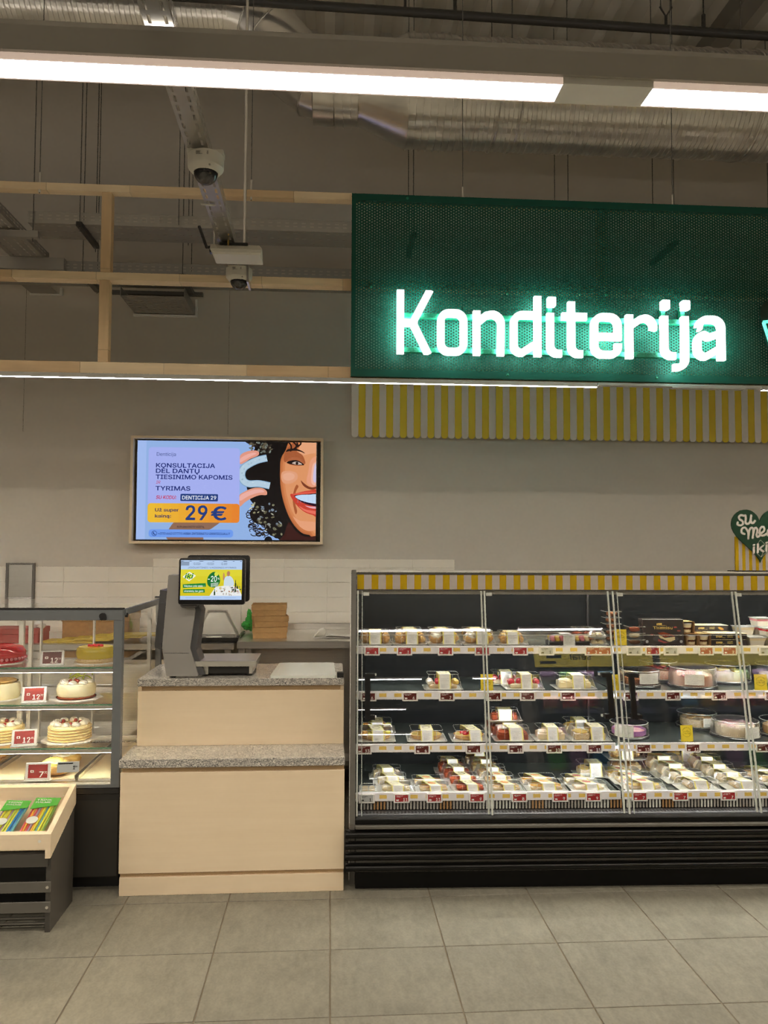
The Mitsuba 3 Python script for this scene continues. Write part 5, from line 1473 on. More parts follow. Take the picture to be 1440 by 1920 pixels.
for i, (x0, x1, hs) in enumerate(((0.130, 0.770, 'L'), (0.748, 1.398, 'R'), (1.412, 2.050, 'L'), (2.028, 2.66, 'R'))):
    d = k + '__' + 'sliding_door'
    off = 0.0 if i % 2 == 0 else 0.012
    z0, z1 = 0.340, 1.371
    P = lambda x, z, o=0.0: (x, yd(z) + off - o, z)
    key = part(k, 'sliding_door', pane(P(x0, z0), P(x1, z0), P(x1, z1), P(x0, z1)), 'mat_glass')
    strip = lambda xa, xb: hull([P(xa, z0, 0.004), P(xb, z0, 0.004), P(xa, z1, 0.004), P(xb, z1, 0.004), P(xa, z0, -0.004), P(xb, z0, -0.004), P(xa, z1, -0.004), P(xb, z1, -0.004)])
    part(key, 'edge_profile', strip(x0, x0 + 0.0075), 'mat_door_edge')
    part(key, 'edge_profile', strip(x1 - 0.0075, x1), 'mat_door_edge')
    if i in (0, 2):
        part(key, 'inner_edge', strip(x0 + 0.024, x0 + 0.027), 'mat_door_edge')
    sx = 1 if hs == 'L' else -1
    hx = x0 + 0.052 if hs == 'L' else x1 - 0.040
    wd = 0.0125
    zt, zb_ = 0.978, 0.770
    H8 = lambda xa, xb, za, zc, o0, o1: hull([P(x, z, o) for x in (xa, xb) for z in (za, zc) for o in (o0, o1)])
    part(key, 'handle', cat(H8(hx - wd, hx + wd, zb_, zt, 0.030, 0.044), H8(min(hx - sx * wd, hx + sx * 0.035), max(hx - sx * wd, hx + sx * 0.035), zt - 0.018, zt, 0.002, 0.044),
                            H8(min(hx - sx * wd, hx + sx * 0.035), max(hx - sx * wd, hx + sx * 0.035), zb_, zb_ + 0.018, 0.002, 0.044)), 'mat_handle_black')
    part(key, 'handle_fixing', cat(*[H8(min(hx + sx * 0.035, hx + sx * 0.043), max(hx + sx * 0.035, hx + sx * 0.043), z - 0.005, z + 0.005, 0.002, 0.012) for z in (zt - 0.008, zb_ + 0.008)]), 'mat_plastic_edge')
    part(key, 'top_roller', H8(x0 + 0.03, x0 + 0.06, 1.345, 1.362, -0.012, -0.02), 'mat_plastic_edge')

ORD = ['first', 'second', 'third', 'fourth', 'fifth', 'sixth', 'seventh', 'eighth', 'ninth', 'tenth', 'eleventh', 'twelfth', 'thirteenth', 'fourteenth']
LV = {'T': 'top shelf', 'S': 'second shelf', 'H': 'third shelf', 'B': 'bottom deck'}
tagply = {}


def price_tag(lev, x, tone, txt, n):
    ry, rz = LEV[lev]
    col = {'r': 'small red', 'm': 'small maroon', 'g': 'small grey'}[tone]
    t = thing('price_tag', '%s price tag, %s from the left on the %s rail of the chiller' % (col, ORD[n], LV[lev]), 'price tag', 'price tags on the chiller rails')
    w, h = 0.0385, 0.0215
    zc = rz - 0.026
    q = lambda m: moved(turn(m, -0.05, (1, 0, 0)), (x, ry - 0.007, zc))
    part(t, 'frame', q(bx(-w, w, 0, 0.007, -h, h, 0.0015)), 'mat_tag_white')
    t = part(t, 'screen', q(bx(-w * 0.8, w * 0.8, -0.0008, 0.001, -h * 0.66, h * 0.78)), {'r': 'mat_tag_red', 'm': 'mat_tag_maroon', 'g': 'mat_tag_grey'}[tone])
    ink = 'mat_ink_black' if tone == 'g' else 'mat_ink_white'
    part(t, 'price', q(moved(letters(txt, 0.0135, 0.0005, True), (0.011 - 0.006 * (len(txt) - 1), -0.0012, -h * 0.55))), ink)
    part(t, 'logo', q(bx(-w * 0.68, -w * 0.36, -0.0013, -0.0006, -h * 0.52, -h * 0.18)), ink)
    part(t, 'price_lines', q(cat(bx(-w * 0.7, w * 0.2, -0.0011, -0.0006, h * 0.5, h * 0.58), bx(-w * 0.7, -w * 0.1, -0.0011, -0.0006, h * 0.3, h * 0.36))), ink)


for lev, xs, tones, txts in (
        ('T', [0.205, 0.366, 0.570, 0.754, 0.944, 1.076, 1.307, 1.366, 1.518, 1.613, 1.706, 1.885, 2.004, 2.194], 'rrrrrgrrgrgrrg', ['6', '3', '2', '3', '3', '2', '3', '2', '6', '3', '6', '3', '2', '2']),
        ('S', [0.188, 0.391, 0.571, 0.803, 0.970, 1.170, 1.483, 1.695, 1.928, 2.196], 'mmmmmmmmmm', ['6', '6', '7', '6', '7', '6', '18', '18', '12', '14']),
        ('H', [0.166, 0.449, 0.700, 0.906, 1.095, 1.295, 1.537, 1.782, 2.136], 'mmmmmmmmm', ['13', '6', '6', '12', '12', '11', '13', '11', '13']),
        ('B', [0.180, 0.346, 0.502, 0.705, 0.909, 1.105, 1.265, 1.490, 1.689, 1.923, 2.158], 'grrrrrrrrrr', ['1', '11', '11', '9', '8', '9', '9', '7', '7', '7', '7'])):
    for n, (x, c, tx_) in enumerate(zip(xs, tones, txts)):
        price_tag(lev, x, c, tx_, n)


# ------------------------------------------------------------------ packed cakes and pastries
def content(t, kind, x, y, z, w, d, h, seed):
    """What lies in a clear box whose floor is w x d around (x, y), free height h."""
    r = random.Random(seed)
    if kind == 'croissant':
        n = 3 if w > 0.15 else 2
        for i in range(n):
            cx = x + w * ((i + 0.5) / n - 0.5) * 0.92
            part(t, 'pastry', turn(cat(lump(0.030, (cx, y, z + 0.03), (0.9, 1.6, 1.05), 0.25, 3.2, seed + i, 3), lump(0.020, (cx + 0.012, y - 0.035, z + 0.022), (0.8, 1.0, 0.8), 0.2, 3, seed + 9 + i, 2)), r.uniform(-0.3, 0.3), at=(cx, y, 0)), 'mat_bake', True)
    elif kind == 'iced':
        for i in range(2):
            cx = x + w * (i - 0.5) * 0.48
            part(t, 'pastry', lump(0.037, (cx, y, z + 0.026), (1.05, 1.3, 0.72), 0.15, 3, seed + i, 3), 'mat_bake', True)
            part(t, 'icing', lump(0.034, (cx, y - 0.004, z + 0.035), (1.0, 1.25, 0.66), 0.18, 3, seed + i, 2), 'mat_cream_white' if i == 0 else 'mat_custard', True)
    elif kind in ('tart', 'oval'):
        ry_ = d * 0.46
        sx = w * 0.46 / ry_
        part(t, 'pastry_case', lathe([(0, z + 0.002), (ry_ * 0.86, z + 0.002), (ry_, z + h * 0.42), (ry_ * 0.95, z + h * 0.46), (ry_ * 0.9, z + h * 0.36)], 30, (x, y, 0), sx), 'mat_bake', 40)
        fill = {'tart': 'mat_custard', 'oval': 'mat_cream_food'}[kind]
        part(t, 'filling', lathe([(ry_ * 0.93, z + h * 0.38), (ry_ * 0.6, z + h * 0.5), (0, z + h * 0.55)], 26, (x, y, 0), sx), fill, True)
        if kind == 'oval':
            for i in range(6):
                a = i * 1.05
                part(t, 'fruit', lump(0.014, (x + 0.05 * math.cos(a) * sx, y + 0.042 * math.sin(a), z + h * 0.58), (1.2, 1, 0.7), 0.2, 3, i, 1), 'mat_orange_jelly' if i % 2 else 'mat_straw_yellow', True)
    elif kind == 'berrytart':
        content(t, 'tart', x, y, z, w, d, h, seed)
        for i in range(9):
            a = i * 2.4
            rad = 0.013 * math.sqrt(i)
            part(t, 'berry', ball(0.013, (x + rad * math.cos(a) * 1.3, y + rad * math.sin(a), z + h * 0.56), (1, 1, 0.8), 1), 'mat_berry' if i % 3 else 'mat_cream_white', True)
    elif kind == 'strawberry':
        part(t, 'sponge', bx(x - w * 0.40, x + w * 0.40, y - d * 0.36, y + d * 0.36, z, z + h * 0.35, 0.006), 'mat_cream_food')
        for i in range(4):
            cx = x + w * (i / 3 - 0.5) * 0.72
            part(t, 'strawberry', lump(0.018, (cx, y - d * 0.16, z + h * 0.46), (1, 1, 0.95), 0.12, 3, seed + i, 2), 'mat_berry', True)
            part(t, 'cream', lump(0.017, (cx + 0.004, y + d * 0.14, z + h * 0.46), (1, 1, 0.9), 0.15, 3, seed + i, 2), 'mat_cream_white', True)
    elif kind == 'fruit':
        part(t, 'sponge', bx(x - w * 0.40, x + w * 0.40, y - d * 0.36, y + d * 0.36, z, z + h * 0.3, 0.006), 'mat_crumb')
        for i in range(8):
            cx = x + w * ((i % 4) / 3 - 0.5) * 0.74
            part(t, 'fruit', lump(0.017, (cx, y + (i // 4 - 0.5) * d * 0.32, z + h * 0.42), (1.05, 1, 0.85), 0.2, 3, seed + i, 2), ('mat_berry', 'mat_orange_jelly', 'mat_custard', 'mat_cream_white')[(i + seed) % 4], True)
    elif kind in ('brown', 'slab', 'yellow', 'white', 'orange'):
        n = 2
        m_ = {'brown': 'mat_choc_red', 'slab': 'mat_crumb', 'yellow': 'mat_custard', 'white': 'mat_cream_food', 'orange': 'mat_orange_jelly'}[kind]
        for i in range(n):
            cx = x + w * (i - 0.5) * 0.44
            part(t, 'slice', bx(cx - w * 0.195, cx + w * 0.195, y - d * 0.38, y + d * 0.38, z, z + h * 0.52, 0.004), 'mat_crumb' if kind in ('yellow', 'orange', 'slab') else m_)
            part(t, 'topping', lump(0.5, (cx, y, z + h * 0.55), (w * 0.38, d * 0.74, h * 0.30), 0.16, 4, seed + i, 3), m_ if kind != 'slab' else 'mat_bake', True)
    elif kind == 'roll':
        for i in range(2):
            cx = x + w * (i - 0.5) * 0.46
            rad = min(h * 0.42, w * 0.22)
            part(t, 'roll', moved(turn(lathe([(0, -d * 0.38), (rad * 0.9, -d * 0.38), (rad, -d * 0.34), (rad, d * 0.34), (rad * 0.9, d * 0.38), (0, d * 0.38)], 20), math.pi / 2, (1, 0, 0)), (cx, y, z + rad)), 'mat_crumb', 40)
            sp = [(cx + rad * 0.85 * q * math.cos(9 * q), y - d * 0.384, z + rad + rad * 0.85 * q * math.sin(9 * q)) for q in np.linspace(0.08, 1, 22)]
            part(t, 'cream_spiral', tube(sp, 0.0026, 5), 'mat_cream_white')


def band(t, x, y, z, w, d, h, ins, bw, shift=0.0, slip=0.0, mat='mat_label'):
    """A printed paper band over a clear box: up the front, over the top, part way down the back."""
    o = 0.0016
    yf, yb = y - d / 2, y + d / 2
    path = [(yf - o, z + 0.004, 0.0), (yf + ins * 0.5 - o, z + h * 0.5, 0.26), (yf + ins - o * 0.4, z + h + o * 0.2, 0.52), (yf + ins + 0.006, z + h + o, 0.56), (yb - ins - 0.004, z + h + o, 0.94), (yb - ins + o, z + h, 0.97), (yb - ins * 0.5 + o, z + h * 0.55, 1.0)]
    V, UV, F = [], [], []
    for i, (yy, zz, v) in enumerate(path):
        sh = shift + slip * (yy - yf) / d
        V += [(x + sh - bw / 2, yy, zz), (x + sh + bw / 2, yy, zz)]
        UV += [(0, v), (1, v)]
        if i:
            a = 2 * i - 2
            F += [(a, a + 1, a + 3), (a, a + 3, a + 2)]
    part(t, 'paper_band', trimesh.Trimesh(V, F, process=False), mat, uv=np.array(UV, float))


def clam(label, kind, x, yf, z, w, d, h, group=None, base='mat_clear', bw=None, shift=0.0, seed=0, name='pastry_box', slip=0.0, banded=True, print_='mat_label'):
    """A hinged clear plastic box of pastry; yf is the y of its front."""
    t = thing(name, label, 'pastry box', group)
    y = yf + d / 2
    ins = min(0.016, h * 0.28)
    w2, d2 = w / 2, d / 2
    lo = [(x + a * w2, y + b * d2, z + 0.006) for a in (-1, 1) for b in (-1, 1)]
    c = 0.010
    hi = [(x + a * (w2 - ins - e), y + b * (d2 - ins - f), z + h) for a in (-1, 1) for b in (-1, 1) for e, f in ((c, 0), (0, c))]
    lid = hull(lo + hi)
    lid.update_faces(lid.face_normals[:, 2] > -0.9)
    lk = part(t, 'lid', lid, 'mat_clear')
    rim = cat(bx(x - w2 - 0.004, x + w2 + 0.004, y - d2 - 0.004, y - d2, z + 0.006, z + 0.009), bx(x - w2 - 0.004, x + w2 + 0.004, y + d2, y + d2 + 0.004, z + 0.006, z + 0.009),
              bx(x - w2 - 0.004, x - w2, y - d2, y + d2, z + 0.006, z + 0.009), bx(x + w2, x + w2 + 0.004, y - d2, y + d2, z + 0.006, z + 0.009))
    part(t, 'rim', rim, 'mat_plastic_edge')
    xa, xb, ya, yb = x - w2 + ins, x + w2 - ins, y - d2 + ins, y + d2 - ins
    loop = [(xa + c, ya, z + h), (xb - c, ya, z + h), (xb, ya + c, z + h), (xb, yb - c, z + h), (xb - c, yb, z + h), (xa + c, yb, z + h), (xa, yb - c, z + h), (xa, ya + c, z + h), (xa + c, ya, z + h)]
    part(lk, 'top_ridge', tube(loop, 0.0009, 4, False), 'mat_plastic_edge')
    part(lk, 'corner_ridge', cat(*[tube([a, b], 0.0007, 4, False) for a, b in (((x - w2, y - d2, z + 0.008), (xa + c * 0.5, ya + c * 0.5, z + h)), ((x + w2, y - d2, z + 0.008), (xb - c * 0.5, ya + c * 0.5, z + h)),
                                ((x - w2 * 0.5, y - d2, z + 0.008), (x - w2 * 0.48, ya, z + h)), ((x + w2 * 0.5, y - d2, z + 0.008), (x + w2 * 0.48, ya, z + h)))]), 'mat_plastic_edge')
    part(t, 'tray', hull([(x + a * (w2 - 0.006), y + b * (d2 - 0.006), z + 0.0003) for a in (-1, 1) for b in (-1, 1)] + [(x + a * (w2 - 0.001), y + b * (d2 - 0.001), z + 0.006) for a in (-1, 1) for b in (-1, 1)]), base if base != 'mat_clear' else 'mat_board_clear')
    if kind:
        content(t, kind, x, y, z + 0.0065, w - 0.012, d - 0.012, h - 0.009, seed)
    if banded:
        band(t, x, y, z, w, d, h, ins, bw or w * 0.36, shift, slip, print_)
    return t


zT, zS, zH, zB = 1.0955, 0.8805, 0.6305, 0.4115
# top shelf
for i, (x, w, h, kd, lb) in enumerate(((0.222, 0.163, 0.072, 'croissant', 'first clear box of golden croissants from the left end of the top chiller shelf'), (0.394, 0.165, 0.072, 'croissant', 'second clear box of golden croissants from the left on the top chiller shelf'),
                                        (0.571, 0.166, 0.072, 'iced', 'clear box of iced buns, third from the left on the top chiller shelf'), (0.748, 0.166, 0.072, 'iced', 'clear box of iced and yellow buns, fourth from the left on the top chiller shelf'),
                                        (0.914, 0.152, 0.066, 'croissant', 'clear box with a wide white band, fifth from the left on the top chiller shelf'))):
    clam(lb, kd, x, 3.962, zT, w, 0.13, h, seed=11 * i, bw=0.062, shift=(0.0, 0.012, 0.02, 0.012, 0.0)[i], base='mat_tray_white')
for i, x in enumerate((0.40, 0.57, 0.75)):
    clam(('clear pastry box in the back row behind the second box on the top chiller shelf', 'clear pastry box in the back row behind the iced buns on the top chiller shelf', 'clear pastry box in the back row behind the fourth box on the top chiller shelf')[i], 'croissant', x, 4.105, zT, 0.16, 0.12, 0.07, seed=50 + i, bw=0.06)
t = thing('pastry_box', 'long clear box of pink and yellow macarons on a black tray on the top shelf', 'pastry box')
part(t, 'tray', bx(1.10, 1.305, 3.962, 4.06, zT, zT + 0.022, 0.004), 'mat_tray_black')
for i in range(8):
    cx = 1.118 + 0.025 * i
    for j in range(2):
        part(t, 'macaron', turn(lathe([(0, -0.010), (0.016, -0.009), (0.0185, -0.003), (0.016, -0.001), (0.0185, 0.003), (0.016, 0.009), (0, 0.010)], 16), 1.25, (0, 1, 0)).apply_translation((cx, 3.986 + 0.045 * j, zT + 0.032)), ('mat_pink', 'mat_custard', 'mat_pink', 'mat_cream_food')[(i + j) % 4], True)
lid = hull([(x, y, z) for x in (1.102, 1.303) for y in (3.964, 4.058) for z in (zT + 0.02,)] + [(x, y, zT + 0.054) for x in (1.11, 1.295) for y in (3.972, 4.05)])
lid.update_faces(lid.face_normals[:, 2] > -0.9)
part(t, 'lid', lid, 'mat_clear')
part(t, 'lid_edge', cat(tube([(1.095, 3.962, zT + 0.004), (1.098, 3.962, zT + 0.05), (1.12, 3.966, zT + 0.056), (1.29, 3.966, zT + 0.056)], 0.0014, 5)), 'mat_plastic_edge')
V = [(1.168, 3.9595, zT + 0.0), (1.228, 3.9595, zT + 0.0), (1.228, 3.9595, zT + 0.05), (1.168, 3.9595, zT + 0.05), (1.222, 4.05, zT + 0.058), (1.164, 4.05, zT + 0.058)]
part(t, 'paper_band', trimesh.Trimesh(V, [(0, 1, 2), (0, 2, 3), (3, 2, 4), (3, 4, 5)], process=False), 'mat_sticker', uv=np.array([[0, 0], [1, 0], [1, .8], [0, .8], [1, 1], [0, 1]], float))
clam('lower small clear box of the pair right of the macarons on the top shelf', 'white', 1.352, 3.965, zT, 0.088, 0.11, 0.036, seed=71, banded=False)
clam('upper small clear box of the pair right of the macarons on the top shelf', 'white', 1.348, 3.972, zT + 0.0375, 0.088, 0.10, 0.034, seed=72, banded=False)
clam('dim clear box behind the macarons at the back of the top shelf', 'brown', 1.33, 4.12, zT, 0.14, 0.12, 0.07, seed=73, banded=False)


def card(x, y, z, label, yaw=0.0, lean=-0.12):
    t = thing('yellow_card', label, 'card')
    q = lambda m: moved(turn(turn(m, lean, (1, 0, 0)), yaw), (x, y, z))
    part(t, 'card', q(bx(-0.031, 0.031, 0, 0.0012, 0.0, 0.079)), 'mat_card_yellow')
    rg = Point(0, 0.045).buffer(0.023).difference(Point(0, 0.045).buffer(0.0212)).difference(sbox(-0.03, 0.038, 0.03, 0.052))
    vn = unary_union([LineString([(-0.016, 0.039), (-0.006, 0.039)]).buffer(0.0009), LineString([(-0.018, 0.046), (-0.005, 0.046), (0.004, 0.054), (0.004, 0.038), (0.018, 0.038), (0.019, 0.045), (0.012, 0.047), (0.005, 0.047)]).buffer(0.0009), Point(-0.004, 0.038).buffer(0.003), Point(0.012, 0.038).buffer(0.003)])
    part(t, 'print', q(prism(unary_union([rg, vn]), 0.0005, 'xz', -0.0007)), 'mat_card_ink')
    part(t, 'foot', moved(turn(bx(-0.031, 0.02, 0.001, 0.03, 0.0003, 0.0012), yaw), (x, y, z)), 'mat_tag_white')


card(1.452, 3.935, zT + 0.006, 'yellow card with a delivery van print on the top shelf left of the stacked bowls', -0.06)
card(0.776, 3.925, zS, 'yellow card with a van print leaning beside the pink strawberry boxes on the second shelf', 0.05)
card(1.405, 3.905, zS, 'yellow van card half hidden by the black door handle on the second shelf', 0.15)
card(2.150, 3.905, zS, 'yellow card with a van print at the right end of the second shelf', -0.12)
card(1.772, 3.905, zH, 'yellow card with a van print on the third shelf between the cake domes', 0.02)


def bowl(x, y, z, label, fill, g=None):
    t = thing('dessert_bowl', label, 'bowl', g)
    part(t, 'bowl', hull([(x + a * 0.032, y + b * 0.032, z) for a in (-1, 1) for b in (-1, 1)] + [(x + a * 0.040, y + b * 0.040, z + 0.030) for a in (-1, 1) for b in (-1, 1)]), 'mat_clear')
    part(t, 'rim', cat(bx(x - 0.043, x + 0.043, y - 0.043, y - 0.040, z + 0.029, z + 0.031), bx(x - 0.043, x - 0.040, y - 0.04, y + 0.04, z + 0.029, z + 0.031), bx(x + 0.04, x + 0.043, y - 0.04, y + 0.04, z + 0.029, z + 0.031)), 'mat_plastic_edge')
    part(t, 'dessert', lump(0.027, (x, y, z + 0.016), (1, 1, 0.5), 0.3, 3, int(x * 100 + z * 1000) % 97, 2), fill, True)


for i in range(3):
    bowl(1.545, 4.0, zT + 0.0325 * i, ('lowest', 'middle', 'topmost')[i] + ' small clear dessert bowl in the front stack left of the tiramisu box', ('mat_choc', 'mat_cream_food', 'mat_choc_red')[i])
for i in range(5):
    bowl(1.475, 4.15, zT + 0.0325 * i, ('lowest', 'second', 'third', 'fourth', 'topmost')[i] + ' clear bowl of the dim taller stack behind the yellow card on the top shelf', 'mat_choc')


def tiramisu(x, y, z, label, yaw, dx=0.0, pic=True):
    t = thing('dessert_carton', label, 'carton')
    q = lambda m: moved(turn(turn(m, -0.09, (1, 0, 0)), yaw), (x, y, z))
    t = part(t, 'carton', q(bx(-0.107, 0.107, 0, 0.036, 0, 0.128, 0.0015)), 'mat_box_black')
    if not pic:
        return
    part(t, 'title', q(moved(letters('Tiramisu', 0.0145, 0.0006, True, True, width=0.10), (-0.002, -0.0008, 0.078))), 'mat_gold_ink')
    part(t, 'crest', q(cat(bx(-0.033, -0.028, -0.0007, 0, 0.097, 0.108), bx(-0.026, -0.006, -0.0007, 0, 0.099, 0.109), bx(-0.026, 0.016, -0.0007, 0, 0.096, 0.0975))), 'mat_gold_ink')
    part(t, 'plate_print', q(prism(affinity.scale(Point(0.01, 0.030).buffer(0.02), 3.3, 0.95), 0.0003, 'xz', -0.0005)), 'mat_scale_dark')
    part(t, 'cake_print', q(prism(Polygon([(-0.028, 0.052), (0.006, 0.034), (0.058, 0.04), (0.058, 0.024), (0.03, 0.014), (-0.022, 0.036)]), 0.0003, 'xz', -0.0008)), 'mat_cream_food')
    part(t, 'cocoa_print', q(prism(Polygon([(-0.030, 0.060), (0.0, 0.064), (0.050, 0.050), (0.058, 0.041), (0.03, 0.043), (0.006, 0.036), (-0.02, 0.050)]), 0.0003, 'xz', -0.0011)), 'mat_choc_red')
    part(t, 'sauce_print', q(prism(Polygon([(-0.03, 0.03), (0.0, 0.018), (0.03, 0.012), (0.0, 0.008), (-0.03, 0.018)]), 0.0003, 'xz', -0.0009)), 'mat_red_box')
    part(t, 'seal_print', q(cat(*[prism(Point(a, 0.016).buffer(0.0075), 0.0004, 'xz', -0.0006) for a in (-0.087, 0.09)])), 'mat_tag_grey')
    part(t, 'garnish_print', q(cat(*[prism(affinity.scale(Point(a, b).buffer(0.006), 1.6, 0.7), 0.0004, 'xz', -0.0006) for a, b in ((0.063, 0.088), (0.08, 0.07), (-0.06, 0.05))])), 'mat_red_box')


tiramisu(1.688, 3.975, zT + 0.0035, 'black carton with a tiramisu picture standing front-on on the top shelf', 0.02)
tiramisu(1.705, 4.045, zT + 0.0035, 'second black dessert carton standing just behind the tiramisu one', 0.02, pic=False)


def glasspack(x, y, z, label):
    t = thing('dessert_pot', label, 'dessert pot', 'dessert pots in kraft sleeves on the top shelf')
    part(t, 'sleeve', cat(bx(x - 0.030, x - 0.0285, y, y + 0.10, z, z + 0.059), bx(x + 0.0285, x + 0.030, y, y + 0.10, z, z + 0.059), bx(x - 0.0285, x + 0.0285, y + 0.004, y + 0.10, z + 0.0575, z + 0.059), bx(x - 0.0285, x + 0.0285, y, y + 0.1, z, z + 0.0015)), 'mat_kraft')
    part(t, 'pot', lathe([(0, z + 0.003), (0.020, z + 0.003), (0.025, z + 0.045), (0, z + 0.045)], 18, (x, y + 0.030, 0)), 'mat_cream_food', 40)
    part(t, 'pot_band', lathe([(0.0222, z + 0.018), (0.0235, z + 0.028)], 18, (x, y + 0.030, 0)), 'mat_choc', True)
    part(t, 'pot_lid', lathe([(0.026, z + 0.045), (0.026, z + 0.05), (0, z + 0.051)], 18, (x, y + 0.030, 0)), 'mat_white', 40)


glasspack(1.835, 3.968, zT, 'cream dessert pot in a kraft sleeve, lower left of the three beside the tiramisu carton')
glasspack(1.898, 3.968, zT, 'cream dessert pot in a kraft sleeve, lower right of the three beside the tiramisu carton')
glasspack(1.822, 3.985, zT + 0.060, 'cream dessert pot in a kraft sleeve, topmost of the three beside the tiramisu carton')
for i, (x, y, z, lb) in enumerate(((2.022, 3.968, zT, 'long black dessert carton with an orange picture, lower of the pair on the top shelf'), (2.022, 3.968, zT + 0.0305, 'long black dessert carton with an orange picture, upper of the pair on the top shelf'),
                                   (1.99, 4.09, zT + 0.0, 'black dessert carton in the back row, lowest, behind the pair of long cartons'), (1.99, 4.09, zT + 0.0305, 'black dessert carton in the back row, middle, behind the pair of long cartons'), (1.985, 4.09, zT + 0.061, 'black dessert carton in the back row, topmost, behind the pair of long cartons'))):
    t = thing('dessert_carton', lb, 'carton')
    t = part(t, 'carton', bx(x - 0.092, x + 0.092, y, y + 0.11, z, z + 0.029, 0.001), 'mat_box_black')
    part(t, 'lid_edge', bx(x - 0.0925, x + 0.0925, y - 0.0003, y + 0.1, z + 0.0285, z + 0.0302), 'mat_cream_food')
    part(t, 'crest', cat(bx(x - 0.068, x - 0.062, y - 0.0006, y, z + 0.009, z + 0.02), bx(x - 0.06, x - 0.036, y - 0.0006, y, z + 0.012, z + 0.02), bx(x - 0.06, x - 0.02, y - 0.0006, y, z + 0.0085, z + 0.010)), 'mat_gold_ink')
    part(t, 'text_print', cat(bx(x - 0.01, x + 0.018, y - 0.0006, y, z + 0.018, z + 0.021), bx(x - 0.01, x + 0.018, y - 0.0006, y, z + 0.011, z + 0.014)), 'mat_gold_ink')
    part(t, 'picture_print', prism(affinity.rotate(affinity.scale(Point(x + 0.052, z + 0.013).buffer(0.008), 2.0, 0.8), -20), 0.0006, 'xz', y - 0.0006), 'mat_orange_jelly')


def cup(x, y, z, label, top):
    t = thing('dessert_cup', label, 'dessert cup')
    q = lambda r0, r1, z0, z1: hull([(x + a * r0, y + b * r0, z0) for a in (-1, 1) for b in (-1, 1)] + [(x + a * r1, y + b * r1, z1) for a in (-1, 1) for b in (-1, 1)])
    part(t, 'cup', q(0.034, 0.041, z, z + 0.040), 'mat_cream_white')
    part(t, 'layer', q(0.0395, 0.0413, z + 0.026, z + 0.036), top)
    part(t, 'lid', q(0.0445, 0.0445, z + 0.040, z + 0.0435), 'mat_board_clear')


cup(2.165, 4.0, zT, 'lowest front cream dessert cup at the right end of the top shelf', 'mat_cream_food')
cup(2.270, 4.0, zT, 'lowest dessert cup at the frame edge on the top shelf', 'mat_cream_food')
cup(2.255, 4.01, zT + 0.045, 'dessert cup with a red layer resting on the lowest cups at the right', 'mat_berry')
cup(2.150, 4.09, zT, 'dessert cup in the back row behind the front cream cup', 'mat_cream_food')
cup(2.155, 4.09, zT + 0.045, 'pale dessert cup on top of the back row cup, right of the black cartons', 'mat_cream_food')
cup(2.25, 4.09, zT + 0.090, 'topmost dessert cup with a pink layer at the right of the top shelf', 'mat_pink')
cup(2.25, 4.11, zT, 'hidden lower dessert cup of the back row at the right end', 'mat_pink')
cup(2.25, 4.11, zT + 0.045, 'dessert cup in the middle of the back stack under the topmost one', 'mat_pink')

# second shelf
clam('clear box of fruit slices standing alone at the left of the second shelf', 'fruit', 0.560, 3.915, zS, 0.185, 0.13, 0.078, seed=3, bw=0.062, shift=0.005)
clam('clear box of strawberry cakes behind the front strawberry box on the second shelf', 'strawberry', 0.90, 4.055, zS, 0.17, 0.12, 0.068, seed=4, bw=0.06)
clam('clear box of strawberry cakes in front, right of the yellow card on the second shelf', 'strawberry', 0.965, 3.915, zS, 0.188, 0.13, 0.076, seed=5, bw=0.058, shift=0.008)
clam('clear box of pale cake left of the door handle on the second shelf', 'white', 1.222, 3.915, zS, 0.198, 0.13, 0.072, seed=6, bw=0.064, shift=0.012)


